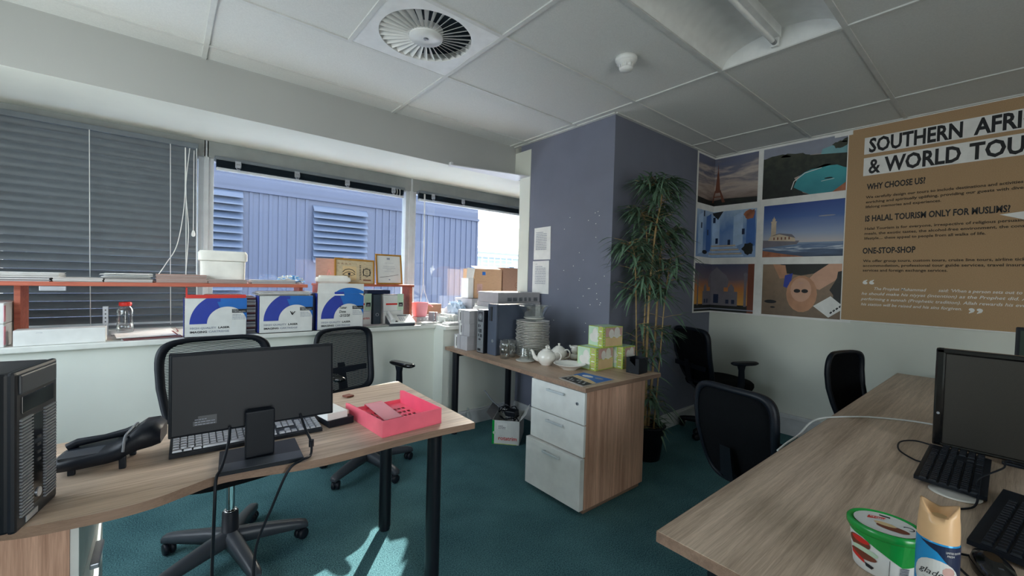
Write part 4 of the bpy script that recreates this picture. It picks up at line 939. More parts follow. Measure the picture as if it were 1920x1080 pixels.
mb = MB(); mb.add([(2.45, 3.56, z1+.001), (2.77, 3.545, z1+.001), (2.75, 3.66, z1+.03), (2.46, 3.67, z1+.03)], [(0, 1, 2, 3)], M['card']); part('top_flap', mb, t, world=True)
t = thing('brown_carton', 'brown cardboard carton with a round printed mark, half hidden by the column', 'box', (2.98, 3.55, 1.106))
mb = MB(); mb.box((2.80, 3.55, 1.1065), (3.2, 3.80, 1.43), M['card2'], .002); f = Face(mb, (2.80, 3.55, 1.1065), (1, 0, 0), (0, 0, 1)); f.ring(.20, .14, .027, .031, 0, 2*PI, M['brownp']); f.text('DELL', .182, .134, .012, M['brownp'], .036); part('box', mb, t, world=True)
mb = MB(); mb.box((2.79, 3.54, 1.4305), (3.22, 3.66, 1.434), M['card'], 0, .02); part('top_flap', mb, t, world=True)
mb = MB(); mb.box((2.92, 3.57, 1.4345), (2.97, 3.60, 1.447), M['bluebag'], .003); single('tape_roll', mb, 'bright blue scrap on top of the brown carton by the window', 'packaging')
heap('plastic_bag', (2.25, 3.60, SZ+.001), .12, .12, .17, 'bluebag', 'crumpled pale plastic bag on the sill left of the brown cartons', 'bag', 5, mts=['paleblue'])
heap('plastic_bag', (2.42, 3.36, SZ+.001), .13, .10, .19, 'wcard', 'crumpled white plastic bag in front of the brown cartons', 'bag', 7, mts=['wcard'])
mb = MB(); mb.T = Matrix.Translation((2.36, 3.27, 1.10)) @ Matrix.Rotation(math.radians(38), 4, 'Y') @ Matrix.Rotation(.3, 4, 'Z'); mb.box((-.055, -.02, -.012), (.055, .02, .012), M['dgrey'], .005); single('small_adapter', mb, 'dark grey adapter brick lying on the white plastic bag', 'adapter')

# ================================================================== things on the middle desk
DZ = .7305
def carton(x0, x1, y0, y1, z0, z1, label, tag_=True):
    t = thing('grey_carton', label, 'box', ((x0+x1)/2, (y0+y1)/2, z0), 0, 'small grey cartons at the far end of the middle desk')
    mb = MB(); mb.box((x0, y0, z0), (x1, y1, z1), M['gcard'], .002); mb.box((x0-.0008, (y0+y1)/2+.005, z0), (x0+.001, (y0+y1)/2+.008, z1), M['mgrey']); part('carton', mb, t, world=True)
    mb = MB(); f = Face(mb, (x0, y1-.015, z0), (0, -1, 0), (0, 0, 1)); f.rect(0, .0, .03, z1-z0-.004, M['wcard'], 1)
    f.rect(.018, .02, .028, z1-z0-.02, M['ink'], 1.6); part('label', mb, t, 'white label with a black bar', world=True)
carton(1.865, 2.08, 2.805, 3.0, DZ, .845, 'grey carton on the middle desk under the stacked pair, bottom of three')
carton(1.878, 2.08, 2.795, 2.955, .8455, .945, 'grey carton on the middle desk, middle one of three stacked')
carton(1.874, 2.08, 2.795, 2.965, .9455, 1.052, 'grey carton on the middle desk, topmost of three stacked')
mb = MB(); mb.box((2.10, 2.74, DZ), (2.60, 3.06, 1.075), M['wcard'], .003); single('white_carton', mb, 'white carton standing behind the two computers on the middle desk', 'box')
mb = MB(); mb.box((2.13, 2.76, 1.0755), (2.615, 3.06, 1.112), M['gcard'], .002); mb.box((2.135, 2.765, 1.1125), (2.61, 3.055, 1.20), M['gcard'], .002)
f = Face(mb, (2.135, 2.765, 1.1125), (1, 0, 0), (0, 0, 1)); f.rect(.01, .004, .465, .006, M['ink'])
for u, w_ in ((.10, .05), (.16, .05), (.23, .04), (.29, .03), (.34, .03), (.40, .05)):
    f.rect(u, .012, u+w_, .045, M['mgrey']); f.scribble(u+.004, .014, w_-.008, .028, M['ink'], 3, 1.6)
single('printer_carton', mb, 'grey printed carton lying on top of the white carton near the column', 'box')
t = thing('computer_tower', 'silver-backed computer tower turned away beside the black one on the middle desk', 'computer', (2.1, 2.665, DZ))
mb = MB(); mb.box((1.903, 2.632, DZ), (2.28, 2.722, 1.07), M['blackm'], .003); part('case', mb, t, world=True)
mb = MB(); mb.box((1.899, 2.637, DZ+.006), (1.904, 2.717, 1.066), M['silver'], .001)
f = Face(mb, (1.899, 2.717, DZ), (0, -1, 0), (0, 0, 1)); D = M['ink']
f.rect(.008, .245, .072, .325, M['dgrey']); f.ring(.04, .285, .008, .026, 0, 2*PI, M['mgrey'], k=1.5); f.ell(.04, .285, .008, .009, M['silver'], 2)
for a, b, c, d in ((.012, .20, .03, .225), (.036, .205, .046, .222), (.012, .165, .022, .19), (.028, .16, .06, .19), (.014, .13, .03, .15), (.04, .125, .066, .15), (.02, .10, .05, .115)): f.rect(a, b, c, d, M['dgrey'])
for k in range(4): f.rect(.012, .06+k*.01, .068, .063+k*.01, M['mgrey'])
f.rect(.01, .018, .05, .036, D); part('rear_panel', mb, t, 'silver rear panel with ports', world=True)
t = thing('computer_tower', 'black computer tower with round silver logo next to the glasses on the middle desk', 'computer', (2.1, 2.555, DZ))
mb = MB(); mb.box((1.948, 2.512, DZ), (2.33, 2.612, 1.118), M['bluegrey'], .004); part('case', mb, t, world=True)
mb = MB(); mb.box((1.925, 2.508, DZ), (1.95, 2.617, 1.122), M['bluegrey'], .008); mb.box((1.922, 2.555, .99), (1.927, 2.575, 1.10), M['ink'], .002); mb.box((1.9225, 2.585, .99), (1.927, 2.592, 1.10), M['ink'], .002); part('front_panel', mb, t, world=True)
mb = MB(); mb.cyl((1.9235, 2.55, .84), .013, .003, M['silver'], 24, 'X'); part('logo', mb, t, 'round silver logo', world=True)

def tumbler(x, y, z, label, r=.037, h=.09, flip=False, group=None):
    prof = [(0, .0), (r*.72, .0), (r*.76, .004), (r*.9, h*.55), (r, h), (r-.0018, h), (r*.88, h*.55), (r*.7, .008), (0, .008)]
    if flip: prof = [(a, h-b) for a, b in prof]
    mb = MB(); mb.lathe(prof, (0, 0, 0), M['tglass'], 28); 
    return single('drinking_glass', mb, label, 'glass', (x, y, z), 0, group)
G = 'glass tumblers on the middle desk'
tumbler(1.930, 2.400, DZ, 'outer glass tumbler of the nested pile in front of the black tower', .045, .10, group=G)
tumbler(1.930, 2.400, DZ+.04, 'glass tumbler nested in the pile in front of the black tower', .042, .095, group=G)
tumbler(2.01, 2.42, DZ, 'glass tumbler between the black tower and the plates', .036, .085, group=G)
tumbler(2.01, 2.42, DZ+.045, 'upper glass tumbler between the black tower and the plates', .036, .085, group=G)
tumbler(1.985, 2.245, DZ+.011, 'upturned glass on a saucer in front of the plates', .036, .088, True, group=G)
tumbler(2.055, 2.245, DZ, 'glass tumbler close to the foot of the plate stack', .034, .08, group=G)
mb = MB(); mb.lathe([(0, .004), (.04, .004), (.068, .0105), (.068, .0095), (.042, 0), (0, 0)], (0, 0, 0), M['porc'], 32); single('saucer', mb, 'small white saucer under the upturned glass', 'saucer', (1.985, 2.235, DZ))
# plates
pl = None; PX, PY = 2.165, 2.36
names = ['bottom', 'second', 'third', 'fourth', 'fifth', 'sixth', 'seventh', 'eighth', 'ninth', 'tenth', 'eleventh', 'twelfth', 'thirteenth', 'fourteenth', 'fifteenth', 'sixteenth', 'seventeenth', 'eighteenth', 'nineteenth', 'twentieth', 'twenty-first', 'twenty-second']
for k in range(22):
    x = PX+random.uniform(-.004, .004)+(.006 if k < 9 else 0); y = PY+random.uniform(-.004, .004); z = DZ+k*.0122
    if pl is None:
        mb = MB(); mb.lathe([(0, 0), (.075, 0), (.078, .003), (.088, .006), (.128, .0155), (.1285, .0172), (.126, .0175), (.086, .009), (.074, .005), (0, .005)], (0, 0, 0), M['porc'], 40)
        pl = single('dinner_plate', mb, '', 'plate', (x, y, z), 0, 'white dinner plates in one tall stack'); o = pl
    else: o = pl.copy(); C.objects.link(o); o.location = (x, y, z)
    o['label'] = 'white dinner plate in the tall stack, ' + ('topmost under the glass bowl' if k == 21 else names[k]+(' one' if k == 0 else ' from the bottom'))
mb = MB(); mb.lathe([(0, 0), (.06, 0), (.065, .004), (.10, .085), (.118, .108), (.122, .112), (.119, .114), (.113, .109), (.095, .085), (.06, .008), (0, .008)], (0, 0, 0), M['tglass'], 40)
t = thing('glass_bowl', 'clear glass mixing bowl on top of the plate stack', 'bowl', (PX+.01, PY, DZ+22*.0122+.006)); part('bowl', mb, t)
mb = MB(); mb.lathe([(.108, .108), (.131, .110), (.132, .116), (.108, .114)], (0, 0, 0), M['tglass'], 40); part('rim', mb, t)
mb = MB(); mb.lathe([(0, .009), (.055, .009), (.08, .022), (.081, .024), (.05, .013), (0, .013)], (0, 0, 0), M['porc'], 32); single('saucer', mb, 'white saucer lying inside the clear glass bowl', 'saucer', (PX+.01, PY, DZ+22*.0122+.006))
# teapots
def teapot(label, loc, rz, s=1.0):
    t = thing('teapot', label, 'teapot', loc, rz, 'white porcelain teapots'); P = M['porc']
    mb = MB(); mb.lathe([(0, 0), (.036*s, 0), (.037*s, .004*s), (.05*s, .015*s), (.063*s, .04*s), (.065*s, .055*s), (.058*s, .078*s), (.042*s, .095*s), (.030*s, .101*s)], (0, 0, 0), P, 36); part('body', mb, t)
    mb = MB(); mb.lathe([(.031*s, .100*s), (.030*s, .104*s), (.02*s, .110*s), (.008*s, .113*s), (.006*s, .117*s), (.010*s, .123*s), (.009*s, .130*s), (0, .132*s)], (0, 0, 0), P, 28); part('lid', mb, t)
    mb = MB(); mb.tube(bez([(-.05*s, 0, .035*s), (-.075*s, 0, .045*s), (-.09*s, 0, .07*s), (-.098*s, 0, .092*s), (-.11*s, 0, .10*s)], 5), [.017*s]*4+[.015*s]*4+[.012*s]*4+[.010*s]*4+[.008*s]*4+[.008*s], P, 14); part('spout', mb, t)
    mb = MB(); mb.tube(bez([(.052*s, 0, .082*s), (.08*s, 0, .09*s), (.10*s, 0, .07*s), (.095*s, 0, .04*s), (.058*s, 0, .022*s)], 6), .0055*s, P, 10); part('handle', mb, t); return t
teapot('white porcelain teapot in front on the middle desk, spout to the left', (2.035, 2.07, DZ), math.radians(-42), 1.0)
teapot('white porcelain teapot standing behind the front teapot', (2.23, 2.14, DZ), math.radians(-80), .95)
t = thing('milk_jug', 'small white porcelain milk jug behind the shallow dish', 'jug', (2.345, 2.085, DZ+.045), math.radians(-40))
mb = MB(); mb.lathe([(0, 0), (.022, 0), (.03, .015), (.031, .03), (.027, .045), (.031, .058), (.029, .058), (.025, .044), (0, .01)], (0, 0, 0), M['porc'], 28); part('body', mb, t)
mb = MB(); mb.tube([(-.026, 0, .045), (-.036, 0, .055), (-.043, 0, .062)], [.010, .008, .004], M['porc'], 10); part('lip', mb, t)
mb = MB(); mb.lathe([(0, 0), (.028, 0), (.04, .012), (.042, .03), (.034, .042), (.0, .0445)], (0, 0, 0), M['porc'], 30); single('sugar_bowl', mb, 'white lidless sugar bowl carrying the milk jug', 'bowl', (2.345, 2.085, DZ))
mb = MB(); mb.lathe([(0, 0), (.048, 0), (.05, .005), (.075, .018), (.1, .034), (.108, .038), (.107, .040), (.098, .037), (.072, .022), (.045, .009), (0, .008)], (0, 0, 0), M['porc'], 44)
single('shallow_bowl', mb, 'shallow white bowl at the front edge of the middle desk', 'bowl', (2.07, 1.885, DZ))
# coffee-set cartons
def teabox(label, c, rz, w_=.2, d=.13, h=.148):
    t = thing('gift_carton', label, 'box', c, rz, 'lime green crockery cartons'); mb = MB(); mb.box((-w_/2, -d/2, 0), (w_/2, d/2, h), M['green'], .0015); f = Face(mb, (-w_/2, -d/2, h), (1, 0, 0), (0, 1, 0)); f.rect(.01, .01, w_-.01, d-.01, M['mint'])
    f = Face(mb, (-w_/2, -d/2, 0), (1, 0, 0), (0, 0, 1))
    f.rect(.0, .0, .022, h, M['green'], .8); f.rect(.024, h*.5, w_-.004, h-.006, M['rose'], 1); f.rect(.024, .006, w_-.004, h*.47, M['peach'], 1)
    f.ell(w_*.42, h*.66, .024, .030, M['porc'], 2); f.ell(w_*.70, h*.70, .028, .038, M['porc'], 2.2); f.ell(w_*.70, h*.55, .04, .010, M['porc'], 2.4)
    for k in range(7): f.rect(.006, .012+k*.019, .016, .020+k*.019, M['mint'], 1.5)
    for sx, rot in ((-1, 0),):
        f = Face(mb, (-w_/2, d/2, 0), (0, -1, 0), (0, 0, 1)); f.rect(.004, .006, d*.68, h*.98, M['mint'], 1)
        f.ell(d*.26, h*.45, .022, .024, M['porc'], 2); f.ell(d*.48, h*.60, .026, .042, M['porc'], 2.2); f.ring(d*.48+.026, h*.6, .008, .012, -PI/2, PI/2, M['porc'], k=2); f.ell(d*.45, h*.30, .038, .012, M['porc'], 2.4)
        for k in range(9): f.rect(d*.75, .010+k*.0155, d*.93, .016+k*.0155, M['rose'] if k % 3 else M['paper'], 1.5)
    part('carton', mb, t); return t
teabox('lime green crockery carton on the desk, front one of the lower pair', (2.255, 1.822, DZ), math.radians(2), .19, .155, .148)
teabox('lime green crockery carton on the desk, rear right one of the lower pair', (2.44, 1.76, DZ), math.radians(3), .15, .15, .147)
teabox('lime green crockery carton stacked on top of the other two', (2.33, 1.80, DZ+.1485), math.radians(-6), .19, .135, .135)
t = thing('memo_holder', 'black open memo box with a white slip beside the green cartons', 'memo box', (2.375, 1.575, DZ), math.radians(4))
mb = MB()
for a, b in (((-.055, -.045, 0), (.055, -.041, .03)), ((-.055, .041, 0), (.055, .045, .098)), ((-.055, -.045, 0), (-.051, .045, .03)), ((.051, -.045, 0), (.055, .045, .098)), ((-.055, -.045, 0), (.055, .045, .004))): mb.box(a, b, M['black'])
mb.add([(-.055, -.045, .03), (-.055, .045, .098), (-.055, .045, .03)], [(0, 1, 2)], M['black']); mb.box((-.0555, -.045, 0), (-.0515, -.02, .098), M['black']); mb.box((-.0555, .02, 0), (-.0515, .045, .098), M['black']); mb.box((-.055, -.046, .0), (.055, -.042, .098), M['black'])
part('box', mb, t)
mb = MB(); mb.box((-.048, -.018, .005), (.04, .03, .026), M['paper']); part('slips', mb, t, 'white memo slips')
t = thing('brochure', 'glossy travel leaflet with mountains and blue sky on the desk corner', 'leaflet', (1.935, 1.64, DZ))
mb = MB(); mb.prism([(1.785, 1.525), (2.075, 1.528), (2.068, 1.765), (1.82, 1.742)], DZ, DZ+.002, M['paperg']); part('sheet', mb, t, world=True)
mb = MB(); f = Face(mb, (1.80, 1.53, DZ+.002), (1, 0, 0), (0, 1, 0)); f.poly([(.10, 0), (.265, 0), (.26, .225), (.16, .22)], M['bluep2']); f.poly([(.0, .0), (.11, .0), (.15, .09), (.17, .20), (.03, .20)], M['peach'], 1.6); f.poly([(.0, .0), (.075, .0), (.09, .08), (.12, .19), (.03, .2)], M['ink'], 2.2)
for k in range(9): f.ell(.03+random.uniform(0, .06), .03+k*.018, .012, .005, M['wcard'], 2.8, 8)
f.ell(.20, .14, .025, .04, M['wcard'], 2, 10); f.ell(.21, .06, .02, .03, M['inkg'], 2.2, 9); part('print', mb, t, 'photo of rocks and blue sky', world=True)

# floor: carton of cables, crumpled bottle
t = thing('cable_carton', 'open paper carton full of tangled cables on the carpet under the middle desk', 'box', (2.20, 2.66, 0))
mb = MB(); mb.T = Matrix.Translation((2.20, 2.66, 0)) @ Matrix.Rotation(math.radians(-48), 4, 'Z'); w_, d, h = .22, .30, .19
for a, b in (((-w_/2, -d/2, 0), (w_/2, -d/2+.004, h)), ((-w_/2, d/2-.004, 0), (w_/2, d/2, h)), ((-w_/2, -d/2, 0), (-w_/2+.004, d/2, h)), ((w_/2-.004, -d/2, 0), (w_/2, d/2, h)), ((-w_/2, -d/2, 0), (w_/2, d/2, .004))): mb.box(a, b, M['wcard'])
f = Face(mb, (-w_/2, -d/2, 0), (1, 0, 0), (0, 0, 1)); f.rect(0, 0, .018, h, M['tubg']); f.text('rotatrim', .05, .035, .03, M['red'], .15, .02); f.rect(.04, .12, .12, .17, M['paper'], .8); f.scribble(.05, .125, .06, .03, M['ink'], 3); f.rect(.02, .0, .20, .005, M['green']); f.ell(.018, .09, .012, .012, M['mint'], 1.5)
part('carton', mb, t, world=True)
for sx in (-1, 1):
    mb = MB(); mb.T = Matrix.Translation((2.20, 2.66, 0)) @ Matrix.Rotation(math.radians(-48), 4, 'Z'); x = sx*w_/2
    mb.add([(x, -d/2, h), (x, d/2, h), (x+sx*.05, d/2, h+.06), (x+sx*.05, -d/2, h+.06)], [(0, 1, 2, 3)], M['wcard'] if sx > 0 else M['gcard']); part('flap', mb, t, world=True)
rc = random.Random(4)
mb = MB()
for k in range(8):
    pts = []; a = rc.uniform(0, 6)
    for i in range(9):
        a += rc.uniform(.5, 1.1); r = rc.uniform(.035, .085); pts.append((2.20+r*math.cos(a), 2.66+r*math.sin(a), .10+.018*i+rc.uniform(-.02, .03)))
    mb.tube(bez(pts, 7), .0045, M['black' if k % 3 else 'mgrey'], 6)
single('cable_tangle', mb, 'tangle of black and grey cables heaped in the open floor carton', 'cables', kind='stuff')
mb = MB(); mb.tube(bez([(2.16, 2.70, .24), (2.10, 2.76, .30), (2.07, 2.80, .36), (2.05, 2.81, .385)], 8), .006, M['mgrey'], 8); single('cable', mb, 'grey cable end poking up out of the open carton', 'cable')
mb = MB(); mb.box((2.15, 2.57, .20), (2.24, 2.66, .245), M['black'], .01, .5); single('power_adapter', mb, 'black power adapter on top of the tangled cables in the carton', 'adapter')
mb = MB(); mb.lathe([(0, 0), (.03, 0), (.032, .01), (.024, .05), (.033, .09), (.028, .13), (.012, .17), (.012, .19), (0, .19)], (0, 0, 0), M['jarg'], 14); single('plastic_bottle', mb, 'crumpled clear plastic bottle on the floor behind the left desk corner', 'bottle', (2.02, 3.0, .001))

# ================================================================== papers and putty marks on the column
for z0, z1, lab in ((1.50, 1.795, 'white printed sheet taped to the column, upper of two'), (1.19, 1.49, 'white printed list taped to the column, lower of two')):
    t = thing('wall_notice', lab, 'paper notice', (2.638, 2.78, z0)); dy = 0 if z0 > 1.4 else .01
    mb = MB(); mb.add([(2.6385, 2.89+dy, z0), (2.6385, 2.672+dy, z0), (2.634, 2.672+dy, z1), (2.6385, 2.89+dy, z1-.004)], [(0, 1, 2, 3)], M['paper']); mb.add([(2.639, 2.89+dy, z0), (2.639, 2.672+dy, z0), (2.6345, 2.672+dy, z1), (2.639, 2.89+dy, z1-.004)], [(3, 2, 1, 0)], M['paper']); part('sheet', mb, t, world=True)
    mb = MB(); f = Face(mb, (2.634, 2.88, z0+.05), (0, -1, 0), (0, 0, 1)); f.scribble(.02, .04, .14, .17, M['inkg'], 11); f.text('LIST', .02, .215, .006, M['ink'], .03) if z0 < 1.4 else None; part('writing', mb, t, world=True)
rm = random.Random(8)
for k in range(30):
    y, z = rm.uniform(2.05, 2.62), rm.choice([rm.uniform(.9, 1.9), rm.uniform(.9, 1.5)])
    mb = MB(); mb.lathe([(.004, 0), (.003, -.002), (0, -.0025)], (0, 0, 0), M['paper'], 8, axis='X'); single('putty_mark', mb, 'dot of white adhesive putty left on the lit face of the column', 'putty', (2.64, y, z), 0, 'putty dots on the column')

# ================================================================== right wall: photo collage and banner
def clipx(poly, val, sg):
    o = []
    for j in range(len(poly)):
        A, B = poly[j-1], poly[j]; ia = (A[0]-val)*sg >= 0; ib = (B[0]-val)*sg >= 0
        if ia != ib:
            t = (val-A[0])/(B[0]-A[0]); o.append((val, A[1]+(B[1]-A[1])*t))
        if ib: o.append(B)
    return o
class Wrap:
    """sheet that turns the corner: U < 0 on the column face, U > 0 on the right wall"""
    def __init__(s, mb): s.a = Face(mb, (4.272, 2.003, 0), (0, -1, 0), (0, 0, 1), .0005); s.b = Face(mb, (4.272, 2.003, 0), (1, 0, 0), (0, 0, 1), .0005)
    def poly(s, pts, mt, k=1):
        for f, q in ((s.a, clipx(pts, 0, 1)), (s.b, clipx(pts, 0, -1))):
            if len(q) > 2: f.poly(q, mt, k)
    def rect(s, a, b, c, d, mt, k=1): s.poly([(a, b), (c, b), (c, d), (a, d)], mt, k)
    def ell(s, a, b, ra, rb, mt, k=1, n=18): s.poly([(a+ra*math.cos(2*PI*i/n), b+rb*math.sin(2*PI*i/n)) for i in range(n)], mt, k)
    def line(s, pts, wd, mt, k=1):
        for (a, b), (c, d) in zip(pts, pts[1:]):
            L = math.hypot(c-a, d-b) or 1; x, y = -(d-b)/L*wd/2, (c-a)/L*wd/2
            s.poly([(a-x, b-y), (c-x, d-y), (c+x, d+y), (a+x, b+y)], mt, k)
def blob(rnd, cx, cy, rx, ry, n=16, j=.25): return [(cx+rx*math.cos(2*PI*i/n)*rnd.uniform(1-j, 1+j), cy+ry*math.sin(2*PI*i/n)*rnd.uniform(1-j, 1+j)) for i in range(n)]
def cut(poly, x0, z0, x1, z1):
    q = clipx(clipx(poly, x0, 1), x1, -1); q = [(b, a) for a, b in q]; q = clipx(clipx(q, z0, 1), z1, -1); return [(b, a) for a, b in q]
rp = random.Random(21)
ramp_print('dusk_cloud_print', [(0, (96, 78, 72)), (.35, (176, 160, 152)), (.5, (120, 116, 124)), (.65, (186, 172, 164)), (.8, (104, 106, 124)), (1, (96, 102, 128))], 2, 2.1, 2.58, (5, .9, (.6, .6, 3.2)))
ramp_print('sea_print', [(0, (40, 128, 140)), (.6, (62, 160, 168)), (1, (110, 186, 190))], 2, 2.15, 2.45, (9, .6, (1, 1, 1)))
ramp_print('blue_sky_print', [(0, (196, 186, 180)), (.3, (140, 156, 186)), (.65, (66, 98, 160)), (1, (34, 66, 138))], 2, 1.68, 2.06, (4, .12, (.5, .5, 3)))
ramp_print('surf_print', [(0, (44, 60, 84)), (.45, (74, 96, 128)), (.6, (190, 200, 214)), (.7, (80, 104, 140)), (1, (120, 140, 170))], 2, 1.58, 1.70, (14, 1.1, (.35, .35, 3)))
ramp_print('sunset_print', [(0, (206, 150, 70)), (.35, (190, 122, 66)), (.6, (112, 98, 108)), (1, (70, 76, 104))], 2, 1.15, 1.53, (3, .2, (1, 1, 1)))
ramp_print('sand_print', [(0, (112, 94, 78)), (1, (146, 122, 100))], 2, 1.05, 1.5, (22, .8, (1, 1, 1)))
ramp_print('alley_print', [(0, (140, 166, 206)), (.5, (96, 134, 190)), (1, (166, 190, 216))], 2, 1.58, 2.05, (5, 1.2, (2, 2, .6)))
ramp_print('foliage_print', [(0, (16, 20, 20)), (.5, (34, 42, 36)), (1, (62, 66, 52))], 2, 2.1, 2.6, (18, 1.2, (1, 1, 1)))
PR = MATS; mat('rock_print', (156, 98, 72), .6, noise=(16, .3, (1, 1, 1))); mat('tower_print', (110, 66, 52), .6); mat('teal_sky_print', (120, 168, 176), .6)
mat('pale_blue_print', (170, 196, 226), .6, noise=(14, .08, (1, 1, 1))); mat('stone_print', (196, 178, 156), .6, noise=(18, .12, (1, 1, 1))); mat('mauve_print', (116, 112, 122), .6, noise=(12, .1, (1, 1, 1))); mat('scarf_print', (186, 138, 108), .6, noise=(12, .12, (1, 1, 1))); mat('skin_print', (204, 160, 136), .6); mat('blue_step_print', (70, 110, 176), .6)
col = thing('photo_collage', 'large white sheet with six travel photos pasted around the wall corner', 'poster', (4.2, 1.6, 1.035))
mb = MB(); mb.box((4.2722, .865, 1.036), (4.2745, 2.0035, 2.594), M['paper']); mb.box((3.915, 2.0032, 1.036), (4.2745, 2.0065, 2.594), M['paper']); part('sheet', mb, col, world=True)
IK = M['ink']
# Paris tower at dusk
mb = MB(); f = Wrap(mb); a, c = -.335, .405; z0, z1 = 2.105, 2.575; f.rect(a, z0, c, z1, PR['dusk_cloud_print'])
f.poly([(a, z0), (c, z0), (c, z0+.05), (.1, z0+.065), (-.1, z0+.045), (a, z0+.06)], PR['foliage_print'], 1.6)
T = PR['tower_print']; tx, tz = .035, z0+.03
for s in (-1, 1): f.poly([(tx+s*.075, tz), (tx+s*.045, tz), (tx+s*.018, tz+.12), (tx+s*.028, tz+.125)] if s < 0 else [(tx+.028, tz+.125), (tx+.018, tz+.12), (tx+.045, tz), (tx+.075, tz)], T, 2)
f.poly([(tx-.034, tz+.10), (tx+.034, tz+.10), (tx+.03, tz+.125), (tx-.03, tz+.125)], T, 2.2); f.rect(tx-.055, tz+.055, tx+.055, tz+.066, T, 2.2); f.poly([(tx-.024, tz+.12), (tx+.024, tz+.12), (tx+.007, tz+.30), (tx-.007, tz+.30)], T, 2.2); f.rect(tx-.015, tz+.205, tx+.015, tz+.215, T, 2.4); f.poly([(tx-.005, tz+.30), (tx+.005, tz+.30), (tx, tz+.395)], T, 2.2)
part('photo', mb, col, 'photo of an iron lattice tower under dusk clouds', world=True)
# coast
mb = MB(); f = Wrap(mb); a, c = .448, 1.125; z0, z1 = 2.115, 2.575; f.rect(a, z0, c, z1, PR['dusk_cloud_print']); f.rect(a, z1-.12, c, z1, M['inkg'], 1.3)
f.poly([(.86, z0+.20), (c, z0+.22), (c, z1-.04), (.90, z1-.09)], PR['teal_sky_print'], 1.6)
for q in ((.55, z1-.12, .12, .05), (.70, z1-.14, .13, .06), (.85, z1-.22, .12, .05), (1.0, z1-.24, .14, .05), (1.02, z1-.08, .05, .03), (1.08, z1-.05, .05, .02)): f.poly(cut(blob(rp, *q), a, z0, c, z1), PR['foliage_print'], 2)
f.poly([(a, z0), (.78, z0), (.7, z0+.16), (.92, z0+.24), (c, z0+.22), (c, z0+.30), (.8, z1-.12), (a, z1-.09)], PR['foliage_print'], 2.3)
f.poly(cut(blob(rp, .92, z0+.11, .22, .115, 22, .08), a, z0, c, z1), PR['sea_print'], 2.8); f.poly([(a, z0), (.82, z0), (.66, z0+.06), (.52, z0+.14), (a, z0+.18)], PR['foliage_print'], 3.2)
f.line([(.68, z0+.06), (.70, z0+.13), (.78, z0+.19), (.90, z0+.215)], .006, M['paper'], 3.4); f.poly([(.98, z0), (c, z0), (c, z0+.11), (1.07, z0+.07)], PR['rock_print'], 3.4); f.ell(.95, z0+.12, .03, .006, IK, 3.4); f.line([(.90, z0+.10), (.99, z0+.11)], .003, M['paper'], 3.6)
part('photo', mb, col, 'photo of a wooded cove with turquoise water', world=True)
# blue alley
mb = MB(); f = Wrap(mb); z0, z1 = 1.585, 2.045; a, c = -.335, .408; f.rect(a, z0, c, z1, PR['alley_print'])
for x, w_, zz, m_ in ((-.30, .10, .02, 'pale_blue_print'), (-.14, .10, .04, 'blue_step_print'), (-.02, .09, .05, 'pale_blue_print'), (.20, .09, .10, 'pale_blue_print'), (.32, .08, .08, 'blue_step_print')): f.poly([(x, z0+zz), (x+w_, z0+zz+.03), (x+w_*.95, z1-.02), (x, z1-.06)], PR[m_], 1.6)
for x, zz in ((-.25, .28), (-.12, .22), (.03, .14), (.15, .12), (.28, .22), (-.20, .40), (.0, .35)): f.rect(x, z0+zz, x+.025, z0+zz+.055, M['navy'], 2.2)
for k in range(6): f.rect(-.08+k*.01, z0+.01+k*.02, .30-k*.015, z0+.024+k*.02, PR['stone_print'] if k % 2 else PR['pale_blue_print'], 2.4)
f.poly(cut(blob(rp, .345, z1-.05, .05, .05), a, z0, c, z1), PR['rock_print'], 2.6); f.poly([(-.02, z1-.01), (.1, z1), (.05, z1-.08)], IK, 2.4); f.poly(cut(blob(rp, .34, z0+.08, .05, .06), a, z0, c, z1), PR['foliage_print'], 2.8); f.ell(-.16, z0+.05, .05, .02, IK, 2.6)
part('photo', mb, col, 'photo of a blue painted stepped alley', world=True)
# seaside mosque
mb = MB(); f = Wrap(mb); a, c = .468, 1.135; z0, z1 = 1.58, 2.052; f.rect(a, z0, c, z1, PR['blue_sky_print']); f.poly([(a, z0), (c, z0), (c, z0+.12), (a, z0+.13)], PR['surf_print'], 1.6)
S = PR['stone_print']; f.poly([(a, z0+.085), (.74, z0+.11), (.76, z0+.14), (a, z0+.155)], PR['mauve_print'], 2); f.poly([(.51, z0+.15), (.73, z0+.135), (.72, z0+.175), (.60, z0+.205), (.53, z0+.19)], S, 2.4); f.poly([(.53, z0+.19), (.60, z0+.205), (.73, z0+.165), (.70, z0+.20), (.60, z0+.215)], PR['mauve_print'], 2.6)
f.rect(.534, z0+.17, .574, z0+.32, S, 2.6); f.rect(.541, z0+.32, .567, z0+.348, S, 2.6); f.poly([(.548, z0+.348), (.560, z0+.348), (.554, z0+.37)], S, 2.6); f.rect(.530, z0+.315, .578, z0+.324, S, 2.8)
for k in range(5): f.rect(.555+k*.03, z0+.155, .565+k*.03, z0+.178, M['brownp'], 3)
f.poly([(a, z0), (.80, z0), (.62, z0+.03), (a, z0+.06)], PR['rock_print'], 2.2); f.ell(.95, z1-.13, .06, .006, M['inkg'], 1.4)
part('photo', mb, col, 'photo of a seaside mosque with a tall minaret', world=True)
